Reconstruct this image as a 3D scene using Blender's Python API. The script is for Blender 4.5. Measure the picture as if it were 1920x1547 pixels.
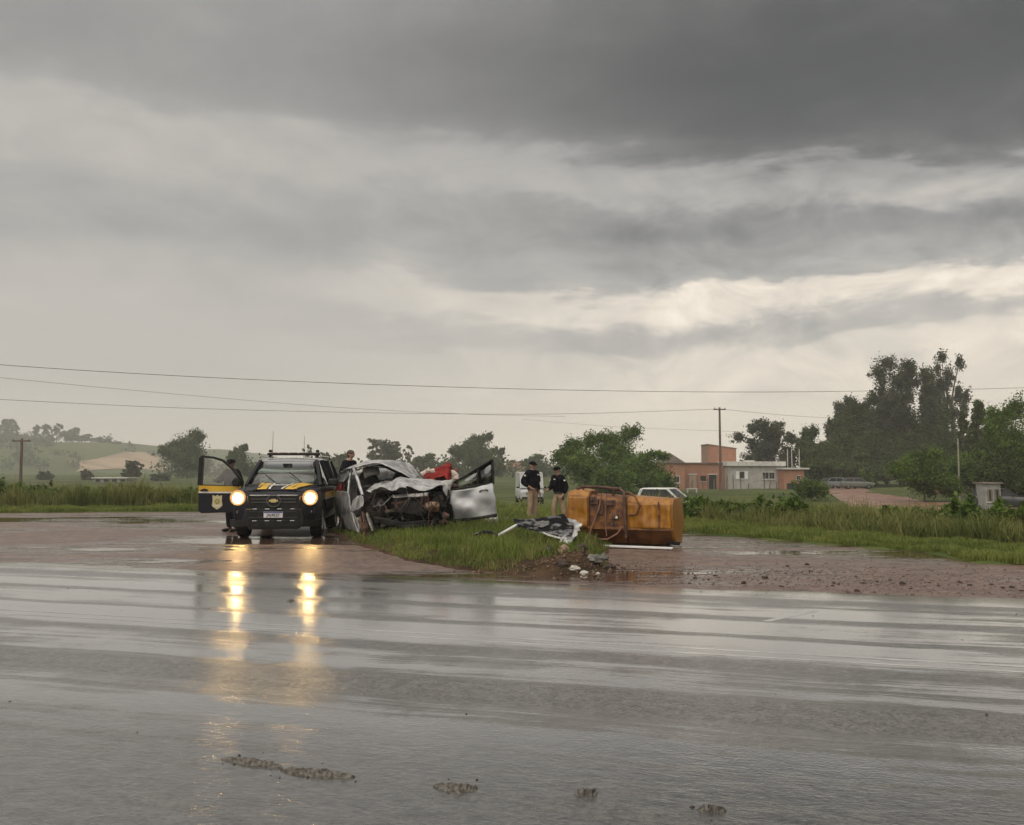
import bpy, bmesh, math, random
import numpy as np
from mathutils import Vector, Matrix, noise
R = math.radians
SC = bpy.context.scene
COL = SC.collection
for o in list(bpy.data.objects):
    bpy.data.objects.remove(o)

# ------------------------------------------------------------------ camera
CAM_H, FPX, PITCH = 1.5, 1700.0, math.atan(106.5 / 1700)
cam_data = bpy.data.cameras.new('camera')
cam_data.sensor_width = 36; cam_data.lens = 36 * FPX / 1920
cam_data.clip_start = 0.1; cam_data.clip_end = 5000
cam = bpy.data.objects.new('camera', cam_data); COL.objects.link(cam)
cam.location = (0, 0, CAM_H); cam.rotation_euler = (R(90) + PITCH, 0, 0)
SC.camera = cam

# ------------------------------------------------------------------ node expression helper
class E:
    """a scalar/vector socket with arithmetic"""
    def __init__(s, nt, sock): s.nt, s.s = nt, sock
    def _op(s, op, *a):
        n = s.nt.nodes.new('ShaderNodeMath'); n.operation = op
        for i, v in enumerate((s,) + a):
            if isinstance(v, E): s.nt.links.new(v.s, n.inputs[i])
            else: n.inputs[i].default_value = v
        return E(s.nt, n.outputs[0])
    def __add__(s, o): return s._op('ADD', o)
    def __radd__(s, o): return s._op('ADD', o)
    def __sub__(s, o): return s._op('SUBTRACT', o)
    def __rsub__(s, o): return (s * -1.0) + o
    def __mul__(s, o): return s._op('MULTIPLY', o)
    def __rmul__(s, o): return s._op('MULTIPLY', o)
    def __truediv__(s, o): return s._op('DIVIDE', o)
    def clamp(s):
        r = s._op('ADD', 0.0); r.s.node.use_clamp = True; return r
    def maxi(s, v): return s._op('MAXIMUM', v)
    def absv(s): return s._op('ABSOLUTE')
    def powv(s, v): return s._op('POWER', v)
    def asin(s): return s._op('ARCSINE')
    def exp(s): return s._op('EXPONENT')
    def smooth(s, a, b):
        n = s.nt.nodes.new('ShaderNodeMapRange'); n.interpolation_type = 'SMOOTHSTEP'
        s.nt.links.new(s.s, n.inputs[0]); n.inputs[1].default_value = a; n.inputs[2].default_value = b
        return E(s.nt, n.outputs[0])
    def curve(s, pts):
        n = s.nt.nodes.new('ShaderNodeFloatCurve'); c = n.mapping.curves[0]
        pts = sorted(pts)
        c.points[0].location = pts[0]; c.points[1].location = pts[-1]
        for p in pts[1:-1]: c.points.new(*p)
        n.mapping.update(); s.nt.links.new(s.s, n.inputs['Value'])
        return E(s.nt, n.outputs[0])
def xyz(nt, sock):
    n = nt.nodes.new('ShaderNodeSeparateXYZ'); nt.links.new(sock, n.inputs[0])
    return [E(nt, n.outputs[i]) for i in range(3)]
def vec(nt, *c):
    n = nt.nodes.new('ShaderNodeCombineXYZ')
    for i, v in enumerate(c):
        if isinstance(v, E): nt.links.new(v.s, n.inputs[i])
        else: n.inputs[i].default_value = v
    return n.outputs[0]
def nz(nt, vsock, scale, detail=4, rough=0.55, dist=0.0):
    n = nt.nodes.new('ShaderNodeTexNoise'); n.inputs['Scale'].default_value = scale
    n.inputs['Detail'].default_value = detail; n.inputs['Roughness'].default_value = rough
    n.inputs['Distortion'].default_value = dist
    if vsock is not None: nt.links.new(vsock, n.inputs['Vector'])
    return E(nt, n.outputs['Fac'])
def mixc(nt, fac, a, b):
    n = nt.nodes.new('ShaderNodeMix'); n.data_type = 'RGBA'
    if isinstance(fac, E): nt.links.new(fac.s, n.inputs[0])
    else: n.inputs[0].default_value = fac
    for i, v in ((6, a), (7, b)):
        if hasattr(v, 'is_output'): nt.links.new(v, n.inputs[i])
        else: n.inputs[i].default_value = (*v[:3], 1)
    return n.outputs[2]
def lin(v):
    v /= 255.0
    return ((v + 0.055) / 1.055) ** 2.4 if v > 0.04045 else v / 12.92

# ------------------------------------------------------------------ world: storm overcast
SUN_EL, SUN_AZ = R(50), R(-150)        # azimuth measured from +Y (view) towards +X (right)
W = bpy.data.worlds.new('World'); SC.world = W; W.use_nodes = True
nt = W.node_tree; nt.nodes.clear()
wout = nt.nodes.new('ShaderNodeOutputWorld'); bg = nt.nodes.new('ShaderNodeBackground')
bg.inputs['Strength'].default_value = 0.1
nt.links.new(bg.outputs[0], wout.inputs[0])
sky = nt.nodes.new('ShaderNodeTexSky'); sky.sky_type = 'NISHITA'; sky.sun_disc = False
sky.sun_elevation = SUN_EL; sky.sun_rotation = SUN_AZ
tc = nt.nodes.new('ShaderNodeTexCoord')
dx, dy, dz = xyz(nt, tc.outputs['Generated'])
zz = dz.maxi(0.0)
den = zz + 0.16
q = vec(nt, dx / den, dy / den, 0.0)
nA = nz(nt, q, 0.55, 4, 0.52, 0.3); nB = nz(nt, q, 1.5, 5, 0.58, 0.3)
q2 = vec(nt, dx * 1.0, dy * 1.0, zz * 4.0)
nC = nz(nt, q2, 2.6, 6, 0.6, 0.5)
nD = nz(nt, vec(nt, dx * 1.0, dy * 1.0, zz * 2.4), 8.0, 5, 0.6, 0.5)
el = zz.asin()
right_w = dx.smooth(-0.25, 0.3)
v = el + 0.035 * dx + (nA - 0.5) * 0.12 + (nC - 0.5) * 0.13 + (nD - 0.5) * (0.03 + right_w * 0.05)
vc = v.maxi(0.0)
EXPO = 0.8
def prof(pts): return vc.curve([(a, lin(b) / 2 ** EXPO) for a, b in pts])
left = prof([(0, 192), (.05, 190), (.12, 190), (.17, 186), (.21, 178), (.245, 168), (.27, 173), (.295, 182), (.318, 180), (.338, 163), (.375, 153), (.47, 162), (.6, 172), (.8, 200), (1, 220)])
right = prof([(0, 216), (.08, 224), (.125, 216), (.15, 184), (.168, 212), (.19, 236), (.212, 180), (.245, 158), (.275, 138), (.305, 172), (.325, 164), (.35, 108), (.39, 84), (.46, 88), (.6, 140), (.8, 192), (1, 220)])
t = dx.smooth(-0.36, 0.28)
L = left + (right - left) * t
low = 1.0 - el.smooth(0.0, 0.11)
L = L * (1.0 + low * 0.34)
nE = nz(nt, vec(nt, dx * 1.0, dy * 1.0, zz * 1.7), 11.0, 6, 0.6, 0.7)
broken = right_w * zz.smooth(0.04, 0.10) * (1.0 - zz.smooth(0.24, 0.36))
L = L * (1.0 + (nE - 0.5) * (broken * 1.15 + zz.smooth(0.1, 0.25) * 0.3))
L = L * (1.0 + (nB - 0.5) * 0.40 * zz.smooth(0.05, 0.25)) * (1.0 + (nD - 0.5) * (0.12 + right_w * 0.22) * zz.smooth(0.06, 0.2))
warm = L.smooth(0.12, 0.50)
tint = mixc(nt, warm, (1.01, 0.99, 0.95), (1.11, 0.985, 0.83))
gl = nt.nodes.new('ShaderNodeVectorMath'); gl.operation = 'SCALE'
nt.links.new(tint, gl.inputs[0]); nt.links.new((L * 10.0).s, gl.inputs['Scale'])
nt.links.new(mixc(nt, 0.96, sky.outputs[0], gl.outputs[0]), bg.inputs['Color'])

# ------------------------------------------------------------------ sun behind the cloud deck
sd = bpy.data.lights.new('sun', 'SUN'); sd.energy = 1.2; sd.angle = R(80); sd.color = (1.0, 0.94, 0.85)
sun = bpy.data.objects.new('sun', sd); COL.objects.link(sun)
sun.rotation_euler = Vector((math.sin(SUN_AZ) * math.cos(SUN_EL), math.cos(SUN_AZ) * math.cos(SUN_EL), math.sin(SUN_EL))).to_track_quat('Z', 'Y').to_euler()

vs = SC.view_settings
vs.view_transform = 'Standard'; vs.look = 'None'; vs.gamma = 1.0; vs.exposure = EXPO; vs.use_curve_mapping = False
SC.render.engine = 'CYCLES'
SC.cycles.use_denoising = True
SC.cycles.max_bounces = 6; SC.cycles.transparent_max_bounces = 24; SC.cycles.volume_bounces = 2
SC.cycles.caustics_reflective = False; SC.cycles.caustics_refractive = False
SC.cycles.sample_clamp_indirect = 25.0

# ------------------------------------------------------------------ place finder (image direction + real depth -> metres)
CP, SP = math.cos(PITCH), math.sin(PITCH)
def at(px, py, Y):
    cx, cy = (px - 960) / FPX, (773.5 - py) / FPX
    k = Y / (CP - SP * cy)
    return Vector((cx * k, Y, CAM_H + (SP + CP * cy) * k))
def gnd(px, py, z=0.0):
    cx, cy = (px - 960) / FPX, (773.5 - py) / FPX
    k = (z - CAM_H) / (SP + CP * cy)
    return Vector((cx * k, (CP - SP * cy) * k, z))
def sstep(a, b, x):
    u = np.clip((np.asarray(x, float) - a) / (b - a), 0, 1); return u * u * (3 - 2 * u)

# ------------------------------------------------------------------ materials
MATS = {}
def mat(name, c1, c2=None, rough=0.6, metal=0.0, scale=8.0, bump=0.0, bscale=None, detail=5, spec=0.5, coat=0.0, stretch=(1, 1, 1), contrast=(0.35, 0.65), coords='Object', trans=0.0, emit=None, estr=0.0, r2=None, attr=None):
    if name in MATS: return MATS[name]
    m = bpy.data.materials.new(name); m.use_nodes = True; MATS[name] = m
    nt = m.node_tree; b = nt.nodes['Principled BSDF']
    tcn = nt.nodes.new('ShaderNodeTexCoord')
    mp = nt.nodes.new('ShaderNodeMapping'); mp.inputs['Scale'].default_value = stretch
    nt.links.new(tcn.outputs[coords], mp.inputs[0]); V = mp.outputs[0]
    b.inputs['Roughness'].default_value = rough; b.inputs['Metallic'].default_value = metal
    b.inputs['Specular IOR Level'].default_value = spec; b.inputs['Coat Weight'].default_value = coat
    b.inputs['Coat Roughness'].default_value = 0.06
    c2 = c2 or tuple(min(1, x * 1.18) for x in c1)
    f = nz(nt, V, scale, detail).smooth(*contrast)
    if attr:
        a = nt.nodes.new('ShaderNodeAttribute'); a.attribute_name = attr
        f = (f * 0.45 + E(nt, a.outputs['Fac']) * 0.75).clamp()
    nt.links.new(mixc(nt, f, c1, c2), b.inputs['Base Color'])
    if r2 is not None: nt.links.new((f * (r2 - rough) + rough).s, b.inputs['Roughness'])
    if bump:
        bn = nt.nodes.new('ShaderNodeBump'); bn.inputs['Strength'].default_value = bump; bn.inputs['Distance'].default_value = 0.02
        nt.links.new(nz(nt, V, bscale or scale * 3, 6).s, bn.inputs['Height']); nt.links.new(bn.outputs[0], b.inputs['Normal'])
    if trans:
        tr = nt.nodes.new('ShaderNodeBsdfTranslucent'); nt.links.new(b.inputs['Base Color'].links[0].from_socket, tr.inputs[0])
        mx = nt.nodes.new('ShaderNodeMixShader'); mx.inputs[0].default_value = trans
        nt.links.new(b.outputs[0], mx.inputs[1]); nt.links.new(tr.outputs[0], mx.inputs[2])
        nt.links.new(mx.outputs[0], nt.nodes['Material Output'].inputs[0])
    if emit:
        b.inputs['Emission Color'].default_value = (*emit, 1); b.inputs['Emission Strength'].default_value = estr
    return m
def glass(name, tint=(0.5, 0.55, 0.53), extra=0.06):
    if name in MATS: return MATS[name]
    m = bpy.data.materials.new(name); m.use_nodes = True; MATS[name] = m
    nt = m.node_tree; nt.nodes.clear()
    o = nt.nodes.new('ShaderNodeOutputMaterial'); tr = nt.nodes.new('ShaderNodeBsdfTransparent'); gs = nt.nodes.new('ShaderNodeBsdfGlossy')
    tr.inputs[0].default_value = (*tint, 1); gs.inputs['Roughness'].default_value = 0.04; gs.inputs[0].default_value = (0.9, 0.9, 0.9, 1)
    fr = nt.nodes.new('ShaderNodeFresnel'); fr.inputs[0].default_value = 1.5
    tcn = nt.nodes.new('ShaderNodeTexCoord')
    f = (E(nt, fr.outputs[0]) + extra + nz(nt, tcn.outputs['Object'], 3.0, 4) * 0.06).clamp()
    mx = nt.nodes.new('ShaderNodeMixShader'); nt.links.new(f.s, mx.inputs[0])
    nt.links.new(tr.outputs[0], mx.inputs[1]); nt.links.new(gs.outputs[0], mx.inputs[2]); nt.links.new(mx.outputs[0], o.inputs[0])
    return m

# ------------------------------------------------------------------ mesh helpers
def link(o, parent=None):
    COL.objects.link(o)
    if parent is not None: o.parent = parent
    return o
def tag(o, label=None, cat=None, group=None, kind=None):
    for k, v_ in (('label', label), ('category', cat), ('group', group), ('kind', kind)):
        if v_: o[k] = v_
    return o
def thing(name, label, cat, loc=(0, 0, 0), rz=0.0, group=None, rx=0.0, ry=0.0):
    o = bpy.data.objects.new(name, None); o.empty_display_size = 0.2
    COL.objects.link(o); o.location = loc; o.rotation_euler = (rx, ry, rz)
    return tag(o, label, cat, group)
def npmesh(name, verts, faces, m, parent=None, smooth=False, tint=None):
    """fast mesh from arrays; faces (n,k)"""
    verts = np.asarray(verts, np.float32); faces = np.asarray(faces, np.int32)
    me = bpy.data.meshes.new(name); n, k = faces.shape
    me.vertices.add(len(verts)); me.vertices.foreach_set('co', verts.ravel())
    me.loops.add(n * k); me.loops.foreach_set('vertex_index', faces.ravel())
    me.polygons.add(n); me.polygons.foreach_set('loop_start', np.arange(0, n * k, k, dtype=np.int32))
    me.polygons.foreach_set('loop_total', np.full(n, k, np.int32))
    if tint is not None:
        a = me.attributes.new('tint', 'FLOAT', 'FACE'); a.data.foreach_set('value', np.asarray(tint, np.float32))
    if smooth: me.polygons.foreach_set('use_smooth', np.ones(n, bool))
    me.update(calc_edges=True); me.materials.append(m)
    return link(bpy.data.objects.new(name, me), parent)
class MB:
    def __init__(s): s.v, s.f = [], []
    def add(s, vs, fs):
        b = len(s.v); s.v += [tuple(x) for x in vs]; s.f += [[i + b for i in f] for f in fs]; return s
    def box(s, c, d, rz=0.0, M=None):
        x, y, z = (k / 2 for k in d); m = M or Matrix.Rotation(rz, 4, 'Z')
        vs = [Vector(c) + m @ Vector((sx * x, sy * y, sz * z)) for sx in (-1, 1) for sy in (-1, 1) for sz in (-1, 1)]
        return s.add(vs, [(0, 1, 3, 2), (4, 6, 7, 5), (0, 4, 5, 1), (2, 3, 7, 6), (0, 2, 6, 4), (1, 5, 7, 3)])
    def beam(s, p, q, w, h=None, up=(0, 0, 1)):
        p, q = Vector(p), Vector(q); d = (q - p).normalized(); h = h or w
        a = d.cross(Vector(up))
        if a.length < 1e-3: a = d.cross(Vector((0, 1, 0)))
        a.normalize(); b = a.cross(d)
        vs = [e + a * sx * w / 2 + b * sy * h / 2 for e in (p, q) for sx, sy in ((-1, -1), (1, -1), (1, 1), (-1, 1))]
        return s.add(vs, [(3, 2, 1, 0), (4, 5, 6, 7)] + [(i, (i + 1) % 4, 4 + (i + 1) % 4, 4 + i) for i in range(4)])
    def tube(s, pts, r, n=8, cap=True):
        pts = [Vector(p) for p in pts]; rr = r if hasattr(r, '__len__') else [r] * len(pts)
        vs, fs = [], []; ref = None
        for i, p in enumerate(pts):
            d = (pts[min(i + 1, len(pts) - 1)] - pts[max(i - 1, 0)]).normalized()
            if ref is None: ref = Vector((0, 0, 1)) if abs(d.z) < .9 else Vector((1, 0, 0))
            a = d.cross(ref)
            if a.length < 1e-4: a = d.cross(Vector((0.3, 1, 0.2)))
            a.normalize(); b = a.cross(d).normalized(); ref = b
            vs += [p + (a * math.cos(2 * math.pi * k / n) + b * math.sin(2 * math.pi * k / n)) * rr[i] for k in range(n)]
        for i in range(len(pts) - 1):
            fs += [(i * n + k, i * n + (k + 1) % n, (i + 1) * n + (k + 1) % n, (i + 1) * n + k) for k in range(n)]
        if cap: fs += [tuple(range(n))[::-1], tuple((len(pts) - 1) * n + k for k in range(n))]
        return s.add(vs, fs)
    def lathe(s, prof, c=(0, 0, 0), axis='Z', n=24):
        vs, fs = [], []; m = len(prof)
        for k in range(n):
            a = 2 * math.pi * k / n
            for r, h in prof:
                p = (r * math.cos(a), r * math.sin(a), h)
                if axis == 'X': p = (h, r * math.cos(a), r * math.sin(a))
                if axis == 'Y': p = (r * math.sin(a), h, r * math.cos(a))
                vs.append(Vector(p) + Vector(c))
        for k in range(n):
            j = (k + 1) % n
            fs += [(k * m + i, j * m + i, j * m + i + 1, k * m + i + 1) for i in range(m - 1)]
        return s.add(vs, fs)
    def prism(s, poly, axis, a, b):
        """poly in the two other axes, extruded from a to b along axis"""
        def P(u, w, t): return {'X': (t, u, w), 'Y': (u, t, w), 'Z': (u, w, t)}[axis]
        n = len(poly)
        vs = [P(u, w, a) for u, w in poly] + [P(u, w, b) for u, w in poly]
        return s.add(vs, [tuple(range(n)), tuple(range(2 * n - 1, n - 1, -1))] + [(i, i + n, (i + 1) % n + n, (i + 1) % n) for i in range(n)])
    def loft(s, secs, cap=True):
        n = len(secs[0]); vs = [p for q_ in secs for p in q_]; fs = []
        for i in range(len(secs) - 1):
            fs += [(i * n + k, i * n + (k + 1) % n, (i + 1) * n + (k + 1) % n, (i + 1) * n + k) for k in range(n)]
        if cap: fs += [tuple(range(n))[::-1], tuple((len(secs) - 1) * n + k for k in range(n))]
        return s.add(vs, fs)
    def grid(s, rows):
        m = len(rows[0]); vs = [p for r in rows for p in r]
        return s.add(vs, [(i * m + j, i * m + j + 1, (i + 1) * m + j + 1, (i + 1) * m + j) for i in range(len(rows) - 1) for j in range(m - 1)])
    def blob(s, c, r, seed=0, amp=0.25, n=10, m=7, freq=1.6):
        rows = []
        r = Vector(r) if hasattr(r, '__len__') else Vector((r, r, r))
        vs, fs = [], []
        for i in range(m + 1):
            th = math.pi * i / m
            for k in range(n):
                ph = 2 * math.pi * k / n
                d = Vector((math.sin(th) * math.cos(ph), math.sin(th) * math.sin(ph), math.cos(th)))
                g = 1 + amp * noise.noise(d * freq + Vector((seed * 7.3, seed * 3.1, seed))) * 2
                vs.append(Vector(c) + Vector((d.x * r.x, d.y * r.y, d.z * r.z)) * g)
        for i in range(m):
            fs += [(i * n + k, (i + 1) * n + k, (i + 1) * n + (k + 1) % n, i * n + (k + 1) % n) for k in range(n)]
        return s.add(vs, fs)
    def obj(s, name, m, parent=None, smooth=40, bevel=0.0, solid=0.0, sub=0, weld=True, up=False):
        me = bpy.data.meshes.new(name); me.from_pydata([tuple(p) for p in s.v], [], s.f); me.update()
        bm = bmesh.new(); bm.from_mesh(me)
        if weld: bmesh.ops.remove_doubles(bm, verts=bm.verts, dist=1e-5)
        bmesh.ops.recalc_face_normals(bm, faces=bm.faces)
        if up and sum(f.normal.z * f.calc_area() for f in bm.faces) < 0: bmesh.ops.reverse_faces(bm, faces=bm.faces)
        bm.to_mesh(me); bm.free()
        if smooth:
            me.polygons.foreach_set('use_smooth', np.ones(len(me.polygons), bool))
            me.set_sharp_from_angle(angle=R(smooth))
        me.materials.append(m)
        o = link(bpy.data.objects.new(name, me), parent)
        if solid:
            md = o.modifiers.new('thick', 'SOLIDIFY'); md.thickness = solid; md.offset = 0
        if sub:
            md = o.modifiers.new('sub', 'SUBSURF'); md.levels = md.render_levels = sub
        if bevel:
            md = o.modifiers.new('bevel', 'BEVEL'); md.width = bevel; md.segments = 2; md.limit_method = 'ANGLE'; md.angle_limit = R(40)
        return o
def text_mesh(name, body, size, M, m, parent, depth=0.002, bold=0.0):
    cu = bpy.data.curves.new(name, 'FONT'); cu.body = body; cu.size = size; cu.align_x = 'CENTER'; cu.align_y = 'CENTER'
    cu.extrude = depth; cu.offset = bold
    tmp = bpy.data.objects.new('tmp', cu); COL.objects.link(tmp)
    dg = bpy.context.evaluated_depsgraph_get()
    me = bpy.data.meshes.new_from_object(tmp.evaluated_get(dg)); me.transform(M)
    bpy.data.objects.remove(tmp); bpy.data.curves.remove(cu)
    me.materials.clear(); me.materials.append(m); me.name = name
    return link(bpy.data.objects.new(name, me), parent)
def patch(ctrl, nu=16, nv=12, amp=0.0, freq=3.0, seed=0, ridge=False):
    """smooth surface through a grid of control points, crumpled by noise -> rows"""
    C = np.array([[tuple(p) for p in r] for r in ctrl], float); a, b = C.shape[:2]
    def interp(A, n):
        k = A.shape[0]; out = []
        for u in np.linspace(0, k - 1, n):
            i = min(int(u), k - 2); f = u - i
            p0, p1, p2, p3 = A[max(i - 1, 0)], A[i], A[i + 1], A[min(i + 2, k - 1)]
            out.append(p1 + 0.5 * f * (p2 - p0 + f * (2 * p0 - 5 * p1 + 4 * p2 - p3 + f * (3 * (p1 - p2) + p3 - p0))))
        return np.array(out)
    G = interp(C, nu); G = np.swapaxes(interp(np.swapaxes(G, 0, 1), nv), 0, 1)
    rows = []
    for r in G:
        row = []
        for p in r:
            p = Vector(p)
            if amp:
                s_ = Vector((seed * 5.1, seed * 2.7, seed * 1.3))
                d = noise.noise_vector(p * freq + s_) + 0.5 * noise.noise_vector(p * freq * 2.3 + s_)
                if ridge: d = Vector([abs(x) * 1.4 - 0.4 for x in d])
                p = p + d * amp
            row.append(p)
        rows.append(row)
    return rows
def skinned(name, verts, edges, radii, m, parent, sub=1):
    me = bpy.data.meshes.new('tmp'); me.from_pydata(verts, edges, [])
    ob = bpy.data.objects.new('tmp', me); COL.objects.link(ob)
    md = ob.modifiers.new('skin', 'SKIN'); md.use_smooth_shade = True
    for i, r in enumerate(radii):
        sv = me.skin_vertices[0].data[i]
        sv.radius = r if hasattr(r, '__len__') else (r, r); sv.use_root = i == 0
    s2 = ob.modifiers.new('sub', 'SUBSURF'); s2.levels = s2.render_levels = sub
    dg = bpy.context.evaluated_depsgraph_get()
    out = bpy.data.meshes.new_from_object(ob.evaluated_get(dg)); out.name = name
    bpy.data.objects.remove(ob); bpy.data.meshes.remove(me)
    out.materials.clear(); out.materials.append(m)
    return link(bpy.data.objects.new(name, out), parent)

# ================================================================== SETTING
PAVE = np.array([(90, -14), (20, 9.2), (9.5, 12.9), (7.35, 14.9), (7.6, 16.2), (4.15, 21.7), (2.4, 25.8), (-.5, 28.8), (-5, 31.2), (-11.3, 32.4), (-17.5, 31.2), (-40, 34.5), (-90, 46), (-90, -60), (90, -60)], float)
ISLE = np.array([(-3.85, 20.6), (-3.3, 18.9), (-2.55, 17.0), (-1.76, 15.1), (-.8, 13.7), (0, 13.15), (.6, 12.95), (1.1, 13.05), (1.5, 13.8), (1.6, 15.3), (1.75, 16.6), (2.15, 18.6), (2.1, 21), (1.2, 23.2), (-1, 24.1), (-3.4, 24), (-4.5, 23.3), (-4.4, 21.8)], float)
def sdf(P, poly):
    """signed distance, positive outside"""
    P = np.asarray(P, float); d = np.full(len(P), 1e9); ins = np.zeros(len(P), bool)
    for a, b in zip(poly, np.roll(poly, -1, 0)):
        e = b - a; w = P - a; tt = np.clip((w @ e) / (e @ e), 0, 1)
        d = np.minimum(d, np.hypot(*(w - tt[:, None] * e).T))
        c = ((a[1] <= P[:, 1]) & (b[1] > P[:, 1])) | ((b[1] <= P[:, 1]) & (a[1] > P[:, 1]))
        xs = a[0] + (P[:, 1] - a[1]) / (b[1] - a[1] if b[1] != a[1] else 1e-9) * e[0]
        ins ^= c & (P[:, 0] < xs)
    return np.where(ins, -d, d)
def hnoise(x, y, s, amp, seed=0):
    return amp * (np.sin(x * s * 1.7 + seed) * np.cos(y * s * 1.3 + seed * 2) + 0.5 * np.sin(x * s * 3.1 + y * s * 2.3 + seed * 3) + .3 * np.cos(x * s * 5.3 - y * s * 4.7 + seed))
def terrain(x, y):
    x, y = np.atleast_1d(np.asarray(x, float)), np.atleast_1d(np.asarray(y, float))
    d = sdf(np.stack([x, y], 1), PAVE)
    z = 0.035 - 1.16 * sstep(2.2, 19, d) + hnoise(x, y, 0.35, 0.035 * 1.0) * sstep(1, 6, d) + hnoise(x, y, 0.05, 0.12, 2) * sstep(10, 40, d)
    z = np.where(d < 0.0, -0.08 * sstep(0, .5, -d) + .035 * (1 - sstep(0, .35, -d)), z)
    hill = 26.5 * sstep(-250, -365, x) * sstep(500, 790, y)
    roll = 3.0 * sstep(300, 640, y) * sstep(-120, 40, x) + hnoise(x, y, 0.018, .8, 4) * sstep(200, 420, y)
    return z + hill + roll
def tz(x, y): return float(terrain(x, y)[0])

# --- ground sheet to the horizon
def spaced(lo, hi, n, p=2.6):
    u = np.linspace(-1, 1, n); s_ = np.sign(u) * np.abs(u) ** p
    return np.where(s_ < 0, -s_ * lo, s_ * hi)
gx = spaced(-900, 900, 320); gy = np.concatenate([np.linspace(-60, 8, 20)[:-1], 8 + 1240 * np.linspace(0, 1, 320) ** 2.7])
GX, GY = np.meshgrid(gx, gy); GZ = terrain(GX.ravel(), GY.ravel())
idx = np.arange(GX.size).reshape(GX.shape)
gf = np.stack([idx[:-1, :-1], idx[:-1, 1:], idx[1:, 1:], idx[1:, :-1]], -1).reshape(-1, 4)
m = mat('pasture_ground', (0.045, 0.072, 0.016), (0.105, 0.125, 0.036), rough=0.9, scale=0.35, bump=0.8, bscale=9, detail=8, spec=0.15)
nt = m.node_tree; b = nt.nodes['Principled BSDF']; lk = b.inputs['Base Color'].links[0].from_socket; tcn = nt.nodes.new('ShaderNodeTexCoord')
c_ = mixc(nt, nz(nt, tcn.outputs['Object'], .014, 6, .6).smooth(.42, .6) * .65, lk, (.045, .055, .022)); c_ = mixc(nt, nz(nt, tcn.outputs['Object'], .05, 6, .65).smooth(.52, .66) * .6, c_, (.15, .135, .06))
nt.links.new(c_, b.inputs['Base Color'])
tag(npmesh('ground', np.stack([GX.ravel(), GY.ravel(), GZ], 1), gf, m, smooth=True), 'wide green pasture around the junction reaching the far hill', 'ground', kind='structure')

# --- wet red gravel junction
def wet_mat(name, dry1, dry2, puddle_scale, thr, stretch, gravel, base_r, wet_r, bump, wet_dark=0.6, ripple=None, red=None, ior=1.5, spec=.6):
    m = bpy.data.materials.new(name); m.use_nodes = True; nt = m.node_tree; b = nt.nodes['Principled BSDF']
    tcn = nt.nodes.new('ShaderNodeTexCoord'); O = tcn.outputs['Object']
    mp = nt.nodes.new('ShaderNodeMapping'); mp.inputs['Scale'].default_value = stretch; nt.links.new(O, mp.inputs[0]); S = mp.outputs[0]
    big = nz(nt, S, puddle_scale, 5, 0.55, 0.4); mid = nz(nt, S, puddle_scale * 4.5, 4, 0.6)
    wet = (big * 0.75 + mid * 0.25).smooth(*thr)
    g = nz(nt, O, gravel, 3, 0.6); g2 = nz(nt, O, gravel * 0.27, 4, 0.6)
    vor = nt.nodes.new('ShaderNodeTexVoronoi'); vor.inputs['Scale'].default_value = gravel * 0.55; nt.links.new(O, vor.inputs['Vector'])
    V = E(nt, vor.outputs['Distance'])
    col = mixc(nt, (g * 0.45 + g2 * 0.3 + nz(nt, S, 2.2, 5) * 0.25).smooth(0.38, 0.62), dry1, dry2)
    col = mixc(nt, wet * wet_dark, col, tuple(c * 0.45 for c in dry1))
    if red:
        yy = xyz(nt, O)
        col = mixc(nt, (nz(nt, O, 0.5, 5).smooth(0.45, 0.62) * yy[1].smooth(red[1], red[2])), col, red[0])
    nt.links.new(col, b.inputs['Base Color'])
    rr = wet * (wet_r - base_r) + base_r + (g - 0.5) * 0.12
    nt.links.new(rr.maxi(0.02).s, b.inputs['Roughness'])
    nt.links.new((wet * 0.6 + 0.32).s, b.inputs['Specular IOR Level']); b.inputs['IOR'].default_value = ior
    h = (V * 0.6 + g * 0.5 + g2 * 1.2) * (1.0 - wet * 0.93)
    bn = nt.nodes.new('ShaderNodeBump'); bn.inputs['Strength'].default_value = bump; bn.inputs['Distance'].default_value = 0.03
    if ripple:
        yv = xyz(nt, O)[1]
        zone = 1.0 - yv.smooth(ripple[0], ripple[1])
        mp2 = nt.nodes.new('ShaderNodeMapping'); mp2.inputs['Scale'].default_value = (0.75, 1.6, 1); mp2.inputs['Rotation'].default_value = (0, 0, 0.35); nt.links.new(O, mp2.inputs[0])
        rp = nz(nt, mp2.outputs[0], 9.0, 4, 0.6, 0.8) * 1.0 + nz(nt, mp2.outputs[0], 26.0, 3, 0.6, 0.4) * 0.35
        h = h * (1.0 - zone * 0.8) + rp * (zone * ripple[2] + ripple[3])
        nt.links.new((rr * (1.0 - zone * 0.75) + zone * 0.02).maxi(0.02).s, b.inputs['Roughness'])
    nt.links.new(h.s, bn.inputs['Height']); nt.links.new(bn.outputs[0], b.inputs['Normal'])
    return m
apron_m = wet_mat('wet_red_gravel', (0.070, 0.042, 0.032), (0.21, 0.138, 0.108), 0.24, (0.47, 0.57), (0.4, 1.5, 1), 11, 0.42, 0.03, 1.0, ior=1.8)
bm = bmesh.new()
pv = [p for p in PAVE if -90 <= p[0] <= 90]
rng = np.random.default_rng(5)
ring = []
far = PAVE[:13]
for a, b_ in zip(far[:-1], far[1:]):
    n = max(2, int(np.hypot(*(b_ - a)) / 0.35))
    n = min(n, 60)
    for i in range(n):
        p = a + (b_ - a) * i / n; ring.append((p[0] + rng.normal(0, .05), p[1] + rng.normal(0, .05), 0))
ring += [(-90, 46, 0), (-90, -60, 0), (90, -60, 0)]
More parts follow.
